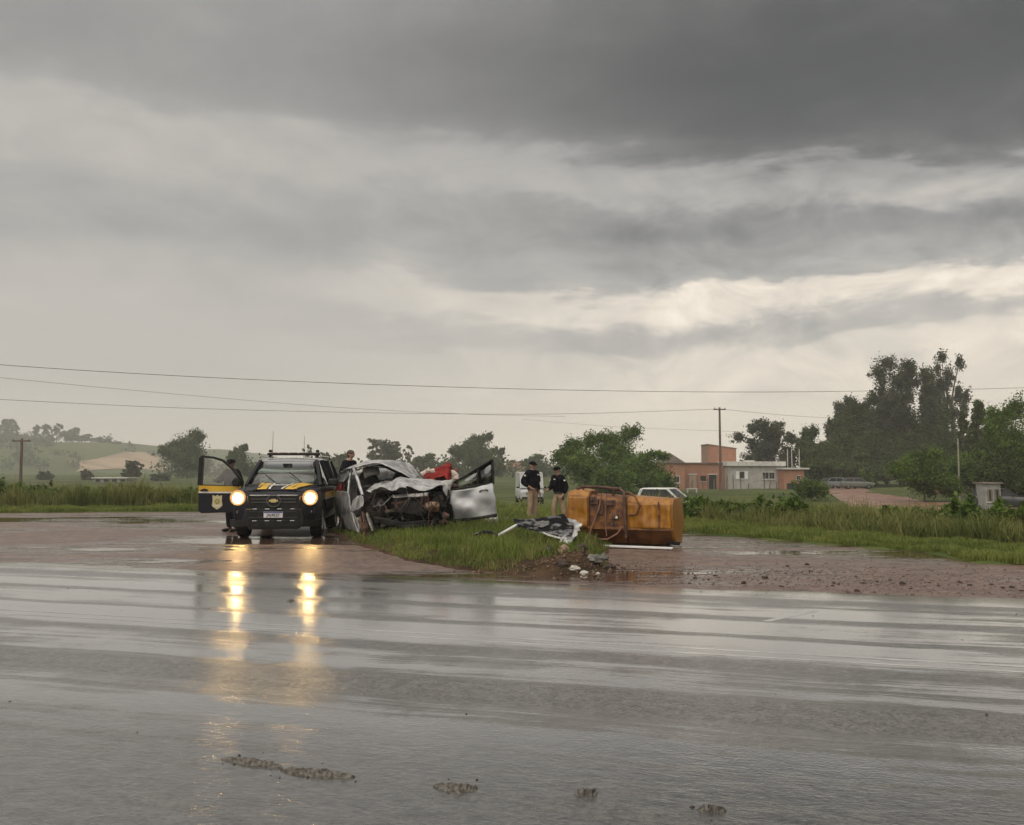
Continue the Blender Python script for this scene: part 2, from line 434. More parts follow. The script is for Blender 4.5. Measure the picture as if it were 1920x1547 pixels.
f = bm.faces.new([bm.verts.new(p) for p in ring]); bmesh.ops.triangulate(bm, faces=[f])
bmesh.ops.recalc_face_normals(bm, faces=bm.faces)
for f in bm.faces:
    if f.normal.z < 0: f.normal_flip()
me = bpy.data.meshes.new('gravel_junction'); bm.to_mesh(me); bm.free(); me.materials.append(apron_m)
tag(link(bpy.data.objects.new('gravel_junction', me)), 'wet reddish gravel junction with puddles around the grass island', 'road', kind='structure')

# --- main wet asphalt road, frame: local x along the road, local y across it (camera at y=0)
ROAD_A = -math.atan(0.302)
def road_material():
    m = bpy.data.materials.new('wet_asphalt'); m.use_nodes = True; nt = m.node_tree; b = nt.nodes['Principled BSDF']
    tcn = nt.nodes.new('ShaderNodeTexCoord'); O = tcn.outputs['Object']
    X, Y, Z = xyz(nt, O)
    wob = (nz(nt, O, 0.35, 3) - 0.5) * 0.5
    S = vec(nt, X * 0.022, (Y + wob) * 1.0, 0.0)
    fine = nz(nt, S, 4.2, 8, 0.8); broad = nz(nt, S, 0.8, 4, 0.55)
    def band(c, w): return (((Y + wob * 0.5 - c) / w)._op('POWER', 2.0) * -1.0).exp()
    tyre = (band(5.85, 0.24) * 1.0 + band(7.15, 0.12) * 0.45 + band(8.35, 0.10) * 0.5 + band(9.4, 0.14) * 0.6 + band(10.75, 0.16) * 0.5)
    patchy = nz(nt, O, 0.8, 5, 0.6)
    wet = ((fine * 0.55 + broad * 0.3 + patchy * 0.28) - tyre * (0.16 + patchy * 0.26)).smooth(0.415, 0.565)
    g = nz(nt, O, 34, 3, 0.65); g2 = nz(nt, O, 9, 4, 0.6)
    vor = nt.nodes.new('ShaderNodeTexVoronoi'); vor.inputs['Scale'].default_value = 48; nt.links.new(O, vor.inputs['Vector'])
    agg = E(nt, vor.outputs['Distance'])
    near = 1.0 - (Y + wob).smooth(3.9, 5.5)
    col = mixc(nt, (g * 0.6 + g2 * 0.4).smooth(0.36, 0.64), (0.05, 0.049, 0.047), (0.15, 0.146, 0.139))
    col = mixc(nt, wet * 0.45, col, (0.05, 0.05, 0.048))
    silt = (nz(nt, O, 0.45, 5).smooth(0.42, 0.6) * Y.smooth(10.3, 11.9)).clamp()
    col = mixc(nt, silt, col, (0.17, 0.12, 0.098))
    nt.links.new(col, b.inputs['Base Color'])
    r = (wet * -0.12 + 0.24 + (g - 0.5) * 0.10) * (1.0 - near * 0.7) + near * 0.03 + silt * 0.1
    nt.links.new(r.maxi(0.03).s, b.inputs['Roughness'])
    b.inputs['IOR'].default_value = 2.2
    nt.links.new((wet * 0.62 + 0.28 - near * 0.36).s, b.inputs['Specular IOR Level'])
    mp2 = nt.nodes.new('ShaderNodeMapping'); mp2.inputs['Scale'].default_value = (0.7, 1.5, 1); mp2.inputs['Rotation'].default_value = (0, 0, 0.35); nt.links.new(O, mp2.inputs[0])
    rip = nz(nt, mp2.outputs[0], 6.5, 5, 0.64, 0.9) + nz(nt, mp2.outputs[0], 24.0, 3, 0.6, 0.4) * 0.3
    farf = 1.0 - Y.smooth(5.2, 8.5) * 0.55
    h = ((agg * 0.6 + g * 0.4) * (1.0 - wet * 0.8) * (1.0 - near * 0.75) + rip * (near * 0.72 + 0.06)) * farf
    bn = nt.nodes.new('ShaderNodeBump'); bn.inputs['Strength'].default_value = 0.55; bn.inputs['Distance'].default_value = 0.012
    nt.links.new(h.s, bn.inputs['Height']); nt.links.new(bn.outputs[0], b.inputs['Normal']); nt.links.new(bn.outputs[0], b.inputs['Coat Normal'])
    nt.links.new(((wet * 0.80 + 0.20) * (1.0 - near * 0.85)).clamp().s, b.inputs['Coat Weight']); nt.links.new(r.maxi(0.03).s, b.inputs['Coat Roughness'])
    return m
road_m = road_material()
rows = []
xs = np.concatenate([np.linspace(-90, -20, 15)[:-1], np.linspace(-20, 20, 220), np.linspace(20, 90, 15)[1:]])
def road_edge(x): return 11.88 + 0.07 * math.sin(x * .9) + .05 * math.sin(x * 2.7 + 1) + 0.05 * noise.noise(Vector((x * 2.5, 0, 0)))
def road_z(x, y):
    rut = -0.002 * math.exp(-((y - 5.75) / .28) ** 2) - 0.002 * math.exp(-((y - 7.3) / .3) ** 2) - 0.002 * math.exp(-((y - 9.3) / .3) ** 2) - 0.002 * math.exp(-((y - 10.7) / .25) ** 2)
    return 0.022 + rut + 0.0006 * noise.noise(Vector((x * .1, y * 2.2, 3)))
ys = np.concatenate([np.linspace(-50, 3, 6)[:-1], np.linspace(3, 11.0, 70)])
for y in ys: rows.append([(x, y, road_z(x, y)) for x in xs])
rows.append([(x, road_edge(x) - .3, 0.013) for x in xs]); rows.append([(x, road_edge(x), -0.006) for x in xs])
mb = MB().grid(rows); road = mb.obj('asphalt_road', road_m, smooth=80, up=True)
road.rotation_euler.z = ROAD_A
tag(road, 'wide wet grey asphalt road shining across the foreground', 'road', kind='structure')
def on_road(x, y, z=0.0):   # road frame -> world
    c, s_ = math.cos(ROAD_A), math.sin(ROAD_A)
    return Vector((x * c - y * s_, x * s_ + y * c, z))
def to_road(p):
    c, s_ = math.cos(ROAD_A), math.sin(ROAD_A)
    return (p[0] * c + p[1] * s_, -p[0] * s_ + p[1] * c)
# worn painted lines
paint = mat('worn_road_paint', (0.22, 0.215, 0.20), (0.08, 0.078, 0.075), rough=0.1, scale=2, contrast=(0.38, 0.6), spec=1.0, r2=.2)
paint.node_tree.nodes['Principled BSDF'].inputs['IOR'].default_value = 2.2; paint.node_tree.nodes['Principled BSDF'].inputs['Coat Weight'].default_value = 1.0
for nm, y0, wd, lab in (('centre_line', 7.72, .045, 'far one of the two worn centre lines on the wet road'), ('centre_line', 7.52, .045, 'near one of the two worn centre lines on the wet road')):
    rows = [[(x, y0 + s_ * wd / 2 * (0.8 + .4 * noise.noise(Vector((x * 1.2, y0, s_)))), road_z(x, y0) - 0.002) for x in np.linspace(-40, 40, 320)] for s_ in (-1, 1)]
    o = MB().grid(rows).obj(nm, paint, smooth=0, up=True, solid=.007); o.rotation_euler.z = ROAD_A; tag(o, lab, 'road marking', kind='structure')
pA, pB = to_road(gnd(1436, 1169)), to_road(gnd(1524, 1150))
rows = [[(pA[0] + (pB[0] - pA[0]) * t + s_ * .05, pA[1] + (pB[1] - pA[1]) * t + s_ * .01, road_z(pA[0], pA[1] + (pB[1] - pA[1]) * t) - 0.002) for t in np.linspace(0, 1, 12)] for s_ in (-1, 1)]
o = MB().grid(rows).obj('slanted_road_marking', paint, smooth=0, up=True, solid=.007); o.rotation_euler.z = ROAD_A
tag(o, 'short slanted pale marking on the wet road right of centre', 'road marking', kind='structure')

# --- grass island (raised soil)
def isle_z(x, y):
    x, y = np.atleast_1d(np.asarray(x, float)), np.atleast_1d(np.asarray(y, float))
    d = -sdf(np.stack([x, y], 1), ISLE) + hnoise(x, y, 2.2, .06)
    soil = 0.10 * np.exp(-(((x - 1.0) / .55) ** 2 + ((y - 13.9) / .75) ** 2))
    return np.clip(d * 0.3, -0.12, 0.13) + 0.05 * sstep(1, 3, d) + hnoise(x, y, 3.0, .018, 1) * sstep(0, .3, d) + soil * sstep(0, .4, d) * (1 + hnoise(x, y, 7, .3, 5))
ix, iy = np.meshgrid(np.linspace(-5.2, 3.0, 120), np.linspace(12.4, 25, 170)); izz = isle_z(ix.ravel(), iy.ravel())
idx = np.arange(ix.size).reshape(ix.shape)
gf = np.stack([idx[:-1, :-1], idx[:-1, 1:], idx[1:, 1:], idx[1:, :-1]], -1).reshape(-1, 4)
soil_m = mat('island_soil', (0.034, 0.021, 0.013), (0.085, 0.053, 0.032), rough=0.9, scale=2.5, bump=1.0, bscale=22, spec=.15)
tag(npmesh('island_soil', np.stack([ix.ravel(), iy.ravel(), izz], 1), gf, soil_m, smooth=True), 'raised brown earth of the grass island in the junction', 'soil', kind='structure')

# --- dirt lane in the right field, hillside field
def strip(name, pts, m, label, cat, lift=0.05, w=None, sub=40):
    P = np.array(pts, float); n = len(P)
    u = np.linspace(0, n - 1, sub); L = np.stack([np.interp(u, range(n), P[:, k]) for k in range(3)], 1)
    d = np.gradient(L[:, :2], axis=0); d /= np.linalg.norm(d, axis=1)[:, None]; nrm = np.stack([-d[:, 1], d[:, 0]], 1)
    rows = []
    for s_ in np.linspace(-1, 1, 9):
        q_ = L[:, :2] + nrm * (L[:, 2:3] / 2 * s_)
        rows.append([(x, y, z + lift * (1 - .7 * abs(s_))) for (x, y), z in zip(q_, terrain(q_[:, 0], q_[:, 1]))])
    o = MB().grid(rows).obj(name, m, smooth=60, up=True); return tag(o, label, cat, kind='structure')
lane_m = mat('red_earth_lane', (0.20, 0.10, 0.07), (0.29, 0.175, 0.135), rough=0.55, scale=1.2, bump=.6, bscale=14, stretch=(1, .4, 1), r2=.3)
a1, a2, a3, a4, a5 = [gnd(x, y, -1.1) for x, y in ((1572, 911), (1598, 924), (1648, 940), (1700, 958), (1860, 962))]
strip('dirt_lane', [(a1.x, a1.y + 40, 4), (a1.x, a1.y, 4.5), (a2.x, a2.y, 5.5), (a3.x, a3.y, 6), (a4.x, a4.y, 5.5), (a4.x + 2, a4.y - 9, 5), (a4.x + 3, a4.y - 20, 4)], lane_m, 'reddish dirt lane curving through the field on the right', 'lane')
b1, b2 = gnd(1725, 945, -1.1), gnd(1990, 950, -1.1)
strip('dirt_lane', [(b1.x - 2, b1.y, 3.5), (b1.x + 4, b1.y - 3, 4.5), (b2.x, b2.y - 5, 5), (b2.x + 20, b2.y - 8, 5)], lane_m, 'pale dirt track running past the white shed', 'lane', lift=.09)
tan_m = mat('tan_field', (0.27, 0.185, 0.12), (0.40, 0.29, 0.19), rough=.9, scale=.03, contrast=(.4, .6))
rows = []
YY = np.linspace(450, 830, 400)
for j in range(12):
    row = []
    for i in range(26):
        u, w = i / 25, j / 11
        px_ = 140 + 172 * u + 10 * math.sin(w * 5); lo_, hi_ = 886 - 6 * math.sin(u * 3), 866 - 15 * min(1, u * 1.6) + 3 * math.sin(u * 7)
        py_ = lo_ + (hi_ - lo_) * w
        C_ = np.array([at(px_, py_, y_)[:] for y_ in YY]); k = int(np.argmax(terrain(C_[:, 0], C_[:, 1]) > C_[:, 2]))
        row.append((C_[k, 0], C_[k, 1], tz(C_[k, 0], C_[k, 1]) + .5))
    rows.append(row)
tag(MB().grid(rows).obj('hillside_field', tan_m, smooth=60, up=True), 'tan bare field on the hazy hillside at the left', 'field', kind='structure')

# ================================================================== VEGETATION HELPERS
def blades(name, P, H, Wd, m, label, cat, seed=0, lean=0.45, kind='stuff'):
    rg = np.random.default_rng(seed); n = len(P)
    az = rg.uniform(0, 2 * np.pi, n); la = rg.uniform(0, 2 * np.pi, n); ln = np.abs(rg.normal(0, lean, n)) * H
    wx = np.cos(az) * Wd / 2; wy = np.sin(az) * Wd / 2; lx = np.cos(la) * ln; ly = np.sin(la) * ln
    V = np.zeros((n, 5, 3))
    V[:, 0] = P + np.stack([-wx, -wy, -0.02 + 0 * wx], 1); V[:, 1] = P + np.stack([wx, wy, -0.02 + 0 * wx], 1)
    V[:, 2] = P + np.stack([lx * .35 - wx * .8, ly * .35 - wy * .8, H * .6], 1); V[:, 3] = P + np.stack([lx * .35 + wx * .8, ly * .35 + wy * .8, H * .6], 1)
    V[:, 4] = P + np.stack([lx, ly, H * .96 - .25 * ln], 1)
    F = (np.arange(n)[:, None, None] * 5 + np.array([[0, 1, 3], [0, 3, 2], [2, 3, 4]])[None]).reshape(-1, 3)
    tint = np.repeat(np.clip(rg.beta(1.4, 2.2, n), 0, 1), 3)
    o = npmesh(name, V.reshape(-1, 3), F, m, tint=tint)
    return tag(o, label, cat, kind=kind)
def leaf_quads(C, size, rg, flat=0.0):
    n = len(C)
    a = rg.normal(size=(n, 3)); a[:, 2] *= (1 - flat); a /= np.linalg.norm(a, axis=1)[:, None]
    b = rg.normal(size=(n, 3)); b[:, 2] *= (1 - flat); b -= (b * a).sum(1)[:, None] * a; b /= np.linalg.norm(b, axis=1)[:, None] + 1e-9
    s_ = (size * rg.uniform(.6, 1.4, n))[:, None]
    V = np.stack([C - a * s_, C + b * s_ * .55, C + a * s_, C - b * s_ * .55], 1).reshape(-1, 3)
    return V, np.arange(n * 4).reshape(n, 4)
leaf_dark = mat('leaves_dark', (0.020, 0.034, 0.012), (0.105, 0.14, 0.036), rough=.7, scale=.5, trans=.25, attr='tint', spec=.25)
leaf_mid = mat('leaves_mid', (0.026, 0.055, 0.010), (0.15, 0.23, 0.04), rough=.7, scale=.5, trans=.3, attr='tint', spec=.25)
leaf_euca = mat('leaves_eucalypt', (0.024, 0.031, 0.017), (0.12, 0.13, 0.07), rough=.7, scale=.5, trans=.25, attr='tint', spec=.25)
bark = mat('bark', (0.07, 0.055, 0.042), (0.15, 0.125, 0.10), rough=.9, scale=4, bump=.8, stretch=(1, 1, .25))
grass_m = mat('grass_blades', (0.062, 0.115, 0.014), (0.25, 0.28, 0.065), rough=.55, scale=.8, trans=.35, attr='tint', spec=.3)
grass_dry = mat('grass_dry', (0.075, 0.12, 0.026), (0.30, 0.28, 0.10), rough=.6, scale=.45, trans=.35, attr='tint', spec=.3)
grass_low = mat('grass_low', (0.085, 0.135, 0.022), (0.26, 0.28, 0.07), rough=.6, scale=.5, trans=.35, attr='tint', spec=.3)

def plant_tree(name, label, cat, x, y, h, w, kind='dense', seed=0, n=3000, leaf=None, lm=None, group=None, zb=None):
    rg = np.random.default_rng(seed + 100); rd = random.Random(seed)
    z0 = tz(x, y) - 0.15 if zb is None else zb
    root = thing(name, label, cat, (x, y, z0), 0, group)
    r = w / 2; blobs = []
    if kind == 'dense':
        trunk_h = h * .32
        blobs.append((0, 0, h * .50, r * .62, h * .32))
        for k in range(22):
            a = k * 2.4 + rd.random(); zc = h * (.20 + .72 * ((k * .618) % 1.0))
            prof_ = math.sqrt(max(.05, 1 - ((zc / h - .46) / .56) ** 2)); rr = r * prof_ * rd.uniform(.45, .92)
            s_ = rd.uniform(.17, .33)
            blobs.append((math.cos(a) * rr, math.sin(a) * rr, zc, r * s_, h * s_ * .42))
    elif kind == 'euca':
        trunk_h = h * .42
        for k in range(4): blobs.append((rd.uniform(-.2, .2) * r, rd.uniform(-.2, .2) * r, h * (.35 + .15 * k), r * rd.uniform(.3, .42), h * .10))
        for k in range(44):
            a = k * 2.4 + rd.random(); zc = h * (.20 + .74 * (k / 43.0))
            rr = r * rd.uniform(.2, .95) * math.sqrt(max(.14, 1 - ((zc / h - .58) / .46) ** 2))
            s_ = rd.uniform(.12, .25)
            blobs.append((math.cos(a) * rr, math.sin(a) * rr, zc, r * s_, h * s_ * .36))
    elif kind == 'airy':
        trunk_h = h * .6
        for k in range(12):
            a = k * 2.4 + rd.random(); zc = h * (.45 + .52 * (k / 11.0)); rr = r * rd.uniform(.2, .8)
            blobs.append((math.cos(a) * rr, math.sin(a) * rr, zc, r * rd.uniform(.16, .3), h * rd.uniform(.05, .10)))
    elif kind == 'pine':
        trunk_h = h * .9
        for k in range(22):
            u = k / 21.0; a = k * 2.4; rr = r * (1 - u) ** .8 * rd.uniform(.35, .75)
            blobs.append((math.cos(a) * rr, math.sin(a) * rr, h * (.28 + .68 * u), max(.14 * r, r * .34 * (1 - u)), h * .03))
        blobs.append((0, 0, h * .95, r * .1, h * .05))
    else:  # bush
        trunk_h = h * .2
        blobs.append((0, 0, h * .4, r * .7, h * .36))
        for k in range(9):
            a = k * 2.4 + rd.random(); rr = r * rd.uniform(.4, .75)
            blobs.append((math.cos(a) * rr, math.sin(a) * rr, h * rd.uniform(.18, .72), r * rd.uniform(.25, .42), h * rd.uniform(.14, .26)))
    vol = np.array([b[3] ** 1.6 * b[4] ** .8 for b in blobs]); share = np.maximum(14, n * vol / vol.sum()).astype(int)
    C, T = [], []
    for b, k in zip(blobs, share):
        nc = max(5, k // 14)
        d = rg.normal(size=(nc, 3)); d /= np.linalg.norm(d, axis=1)[:, None]
        rad = np.abs(rg.normal(0, .58, nc)).clip(0, 1.15)
        cc = d * rad[:, None] * np.array([b[3], b[3], b[4]]) + np.array(b[:3])
        which = rg.integers(0, nc, k)
        C.append(cc[which] + rg.normal(size=(k, 3)) * np.array([b[3], b[3], b[4]]) * .21)
        T.append(np.clip(rg.uniform(0, .85, nc)[which] * rg.uniform(.55, 1.25) + rg.normal(0, .1, k), 0, 1))
    C = np.concatenate(C); T = np.concatenate(T); C[:, 2] = np.maximum(C[:, 2], .05)
    size = leaf or 0.05 * w
    k_ = rg.random(len(C)) < .10; C[k_] += rg.normal(size=(k_.sum(), 3)) * np.array([r, r, h * .4]) * .05
    V, F = leaf_quads(C, size, rg, .15)
    npmesh('crown', V, F, lm or leaf_dark, root, tint=T)
    tb = MB(); tr = max(.05, h * .017)
    bend = [(rd.uniform(-.03, .03) * h * i / 4, rd.uniform(-.03, .03) * h * i / 4, trunk_h * i / 4) for i in range(5)]
    tb.tube(bend, [tr * (1.25 - .15 * i) for i in range(5)], 7)
    top = Vector(bend[-1])
    for b in blobs[:26]:
        e = Vector(b[:3]); s0 = Vector(bend[3]).lerp(top, rd.random()) if kind != 'pine' else Vector((0, 0, b[2] * .97))
        mid_ = s0.lerp(e, .5) + Vector((0, 0, .04 * h * (kind != 'pine')))
        tb.tube([s0, mid_, e], [tr * .5, tr * .32, tr * .12], 5, False)
    tb.obj('trunk', bark, root)
    return root
def tree_at(px, ytop, Y, wpx, kind, name, label, cat='tree', seed=None, n=None, lm=None, group=None, zb=None, leaf=None):
    x = (px - 960) / FPX * Y; top = at(px, ytop, Y).z; z0 = tz(x, Y) if zb is None else zb
    w = wpx * Y / FPX; h = top - z0
    area = wpx * (h * FPX / Y)
    n = n or int(min(36000, max(300, area * (3.6 if kind in ('dense', 'bush') else .35 if kind == 'airy' else 1.7))))
    return plant_tree(name, label, cat, x, Y, h, w, kind, seed if seed is not None else int(px * 3 + Y), n, leaf or max(0.00125 * Y, .07), lm, group, zb)

# ================================================================== VEGETATION
G_FAR = 'hazy trees along the skyline'
def T(*a, **k): return tree_at(*a, **k)
# crest of the left hill
for i, (px, yt, w, kd, lab) in enumerate([
    (12, 785, 50, 'euca', 'wide hazy tree on the hill crest at the picture\'s left edge'),
    (68, 799, 13, 'airy', 'slim bare-stemmed tree on the hill crest, first after the gap'),
    (86, 797, 15, 'airy', 'slim hazy tree on the hill crest, second after the gap'),
    (106, 795, 24, 'airy', 'forked hazy tree on the hill crest beside the round crown'),
    (132, 801, 46, 'dense', 'broad round hazy tree crowning the hill'),
    (161, 813, 28, 'dense', 'low hazy tree just right of the broad round hilltop tree'),
    (182, 820, 24, 'dense', 'small hazy tree midway down the hill shoulder'),
    (200, 823, 22, 'dense', 'small hazy tree lower on the hill shoulder'),
    (217, 829, 20, 'dense', 'last small hazy tree at the foot of the hill shoulder')]):
    T(px, yt, 800, w, kd, 'hill_tree', lab, seed=i, group='trees on the hill crest', n=1500 if w > 40 else 700, leaf=1.3, lm=leaf_euca)
for px, yt, Y, w, kd, lab, cat in [
    (352, 806, 135, 92, 'dense', 'tall dark rounded tree left of the police car\'s open door', 'tree'),
    (86, 880, 120, 30, 'bush', 'small dark bush beyond the weeds near the left pole', 'bush'),
    (165, 876, 118, 28, 'bush', 'dark upright bush beyond the weeds in front of the tan field', 'bush'),
    (250, 861, 112, 46, 'euca', 'spindly tree with open branches in front of the tan field', 'tree'),
    (300, 884, 112, 40, 'bush', 'low bush at the foot of the tall rounded tree', 'bush'),
    (450, 830, 130, 48, 'dense', 'rounded tree between the open car door and windscreen', 'tree'),
    (488, 864, 150, 40, 'dense', 'low hazy tree just left of the police car roof', 'tree'),
    (580, 836, 140, 26, 'airy', 'thin hazy treetop behind the police car light bar', 'tree'),
    (606, 845, 138, 40, 'euca', 'hazy tree behind the police car\'s roof rail', 'tree'),
    (640, 848, 132, 52, 'dense', 'hazy tree between police car and the standing man', 'tree'),
    (722, 823, 150, 84, 'euca', 'broad feathery tree behind the wreck roof', 'tree'),
    (766, 836, 155, 28, 'airy', 'slim feathery tree right of the broad one behind the wreck', 'tree'),
    (800, 849, 150, 58, 'dense', 'low rounded tree behind the red cloth', 'tree'),
    (846, 856, 150, 50, 'dense', 'low tree between the red cloth and tall round tree', 'tree'),
    (893, 810, 138, 92, 'dense', 'tall round tree above the wreck\'s open door', 'tree'),
    (935, 836, 145, 34, 'euca', 'small side tree touching the tall round tree', 'tree'),
    (1004, 850, 150, 52, 'dense', 'low hazy tree behind the officers\' heads', 'tree')]:
    T(px, yt, Y * 1.85, w, kd, 'skyline_tree' if cat == 'tree' else 'field_bush', lab, cat, group=G_FAR, lm=leaf_euca if kd != 'dense' else leaf_dark)
rg = np.random.default_rng(77); C = []; T_ = []
for k in range(150):
    px_ = rg.uniform(300, 1260) if k < 120 else rg.uniform(1380, 1600); Y_ = rg.uniform(285, 330); x_ = (px_ - 960) / FPX * Y_; hh = rg.uniform(2.2, 6.5) if k < 120 else rg.uniform(3, 7)
    c = rg.normal(size=(70, 3)) * np.array([2.3, 1.5, hh * .28]) + np.array([x_, Y_, tz(x_, Y_) + hh * .5]); C.append(c); T_.append(np.clip(rg.uniform(0, .6) + rg.normal(0, .12, 70), 0, 1))
V, F = leaf_quads(np.concatenate(C), .62, rg, .1)
tag(npmesh('far_hedgerow', V, F, leaf_dark, tint=np.concatenate(T_)), 'low hazy line of far-off scrub along the skyline', 'scrub', kind='stuff')
C = []; T_ = []
for k in range(190):
    x_ = rg.uniform(-560, -262); Y_ = rg.uniform(560, 820); hh = rg.uniform(4, 10)
    if 140 < 960 + x_ / Y_ * FPX < 310 and rg.random() < .93: continue
    c = rg.normal(size=(60, 3)) * np.array([2.6, 2.2, hh * .24]) + np.array([x_, Y_, tz(x_, Y_) + hh * .42]); C.append(c); T_.append(np.clip(rg.uniform(0, .5) + rg.normal(0, .12, 60), 0, 1))
V, F = leaf_quads(np.concatenate(C), 1.3, rg, .1)
tag(npmesh('hillside_scrub', V, F, leaf_dark, tint=np.concatenate(T_)), 'dark scrub and small trees scattered over the hazy hillside', 'scrub', kind='stuff')
# dense clump behind the officers and the tank
for px, yt, Y, w, kd, lab in [
    (1096, 806, 92, 128, 'dense', 'big bright green round tree behind the officers'),
    (1166, 795, 99, 96, 'dense', 'taller tree with gaps rising behind the big round tree'),
    (1212, 840, 90, 112, 'dense', 'lower green tree on the house side of the clump'),
    (1150, 868, 86, 110, 'bush', 'dark low tree filling the foot of the clump')]:
    T(px, yt, Y, w, kd, 'leafy_tree', lab, group='tree clump behind the tank', lm=leaf_mid, n=26000, seed=int(px) % 7 + 11)
T(1243, 866, 84, 56, 'bush', 'field_bush', 'rounded dark green bush before the gabled brick house', 'bush', lm=leaf_mid, n=3000)
# right wood
for px, yt, Y, w, kd, lab, lm_ in [
    (1440, 784, 170, 124, 'euca', 'grey-green open tree behind the grey house', leaf_euca),
    (1516, 798, 150, 56, 'dense', 'dark tree between the grey house and the wood', leaf_dark),
    (1555, 780, 148, 24, 'pine', 'narrow dark conifer at the front of the wood', leaf_dark),
    (1592, 757, 150, 92, 'dense', 'dark dense tree on the shoulder of the wood', leaf_dark),
    (1688, 666, 150, 158, 'euca', 'tallest broad eucalypt towering over the wood', leaf_euca),
    (1660, 740, 156, 110, 'euca', 'eucalypt in the shade below the tallest crown', leaf_dark),
    (1640, 800, 142, 110, 'dense', 'dark dense tree filling the wood below the shoulder', leaf_dark),
    (1725, 790, 146, 100, 'dense', 'dark dense tree filling the wood below the tall eucalypts', leaf_dark),
    (1560, 812, 146, 90, 'dense', 'dark rounded tree closing the wood behind the lane end', leaf_dark),
    (1600, 742, 160, 90, 'euca', 'eucalypt rising behind the shoulder of the wood', leaf_euca),
    (1845, 800, 120, 110, 'dense', 'dark tree filling the wood behind the layered pines', leaf_dark),
    (1742, 692, 158, 76, 'euca', 'tall eucalypt leaning on the tallest crown', leaf_euca),
    (1778, 660, 165, 84, 'airy', 'thin wispy eucalypt with bare branches above the wood', leaf_euca),
    (1806, 726, 160, 62, 'airy', 'low wispy eucalypt at the edge of the wood', leaf_euca),
    (1768, 760, 150, 66, 'dense', 'dark round tree under the wispy eucalypts', leaf_dark),
    (1600, 846, 135, 120, 'dense', 'dark understorey tree above the parked cars', leaf_dark),
    (1700, 846, 138, 120, 'dense', 'dark understorey tree beneath the tallest eucalypt', leaf_dark),
    (1530, 842, 138, 70, 'dense', 'dark understorey tree beside the brick annex', leaf_dark),
    (1770, 828, 110, 120, 'dense', 'understorey tree behind the pale lamp post', leaf_dark),
    (1838, 748, 98, 108, 'pine', 'layered pine with flat branches at the right', leaf_dark),
    (1806, 770, 104, 66, 'pine', 'smaller layered pine left of the big flat-branched one', leaf_dark),
    (1898, 742, 76, 118, 'dense', 'tall bright green tree cut by the right picture edge', leaf_mid),
    (1730, 838, 70, 116, 'dense', 'short leaning tree with two stems by the dirt lane', leaf_mid),
    (1818, 838, 84, 96, 'dense', 'green tree hanging over the white shed', leaf_mid),
    (1885, 838, 64, 100, 'dense', 'dark leafy tree with thick stem beside the shed', leaf_dark)]:
    T(px, yt, Y, w, kd, 'wood_tree', lab, group='trees of the wood on the right', lm=lm_)
T(1519, 876, 74, 74, 'bush', 'field_bush', 'rounded green bush standing at the dirt lane corner', 'bush', lm=leaf_mid, n=4200)
T(1625, 868, 128, 44, 'bush', 'field_bush', 'bright green bush behind the parked cars', 'bush', lm=leaf_mid, n=1500)

# --- grass on the island
rg = np.random.default_rng(11)
def scatter(poly, n, lo=0.0, seed=0):
    r_ = np.random.default_rng(seed); mn, mx = poly.min(0), poly.max(0); out = []
    while sum(len(o) for o in out) < n:
        p = r_.uniform(mn, mx, (n * 2, 2)); out.append(p[-sdf(p, poly) > lo])
    return np.concatenate(out)[:n]
P = scatter(ISLE, 52000, .05, 1)
soilmask = np.exp(-(((P[:, 0] - 1.05) / .62) ** 2 + ((P[:, 1] - 13.7) / .9) ** 2)) + np.exp(-(((P[:, 0] - .35) / .5) ** 2 + ((P[:, 1] - 13.3) / .35) ** 2)) * .8
patchy = hnoise(P[:, 0], P[:, 1], 1.5, 0.5, 7)
keep = (rg.random(len(P)) > soilmask * 1.02) & (rg.random(len(P)) < .72 + .5 * patchy)
WX, WY, WA = -2.1, 18.9, R(20.2)
lx_ = (P[:, 0] - WX) * math.cos(WA) + (P[:, 1] - WY) * math.sin(WA); ly_ = -(P[:, 0] - WX) * math.sin(WA) + (P[:, 1] - WY) * math.cos(WA)
incar = (np.abs(lx_) < .85) & (ly_ > .25) & (ly_ < 4.1)
keep &= ~incar
P = P[keep]; dd = -sdf(P, ISLE)
H = (0.07 + .13 * sstep(0, .9, dd)) * (1 + hnoise(P[:, 0], P[:, 1], 2.2, .35, 3)) * rg.uniform(.55, 1.45, len(P)); H = np.clip(H, .05, .42)
H *= np.where((P[:, 0] > .1) & (P[:, 1] < 19), .72, 1.0)
tc_ = scatter(ISLE, 70, .25, 9); tc_ = tc_[np.exp(-(((tc_[:, 0] - 1.05) / .7) ** 2 + ((tc_[:, 1] - 13.7) / .9) ** 2)) < .4]
tp = np.repeat(tc_, 45, 0) + rg.normal(0, .07, (len(tc_) * 45, 2)); hx = np.repeat(rg.uniform(.16, .36, len(tc_)), 45) * rg.uniform(.5, 1.2, len(tp))
blades('island_tufts', np.column_stack([tp, isle_z(tp[:, 0], tp[:, 1])]), hx, rg.uniform(.007, .014, len(tp)), grass_dry, 'longer yellow-green grass tufts standing out of the island grass', 'grass', 5, .6)
blades('island_grass', np.column_stack([P, isle_z(P[:, 0], P[:, 1])]), H, rg.uniform(.006, .014, len(P)), grass_m, 'uneven wet green grass covering the junction island', 'grass', 2, .5)

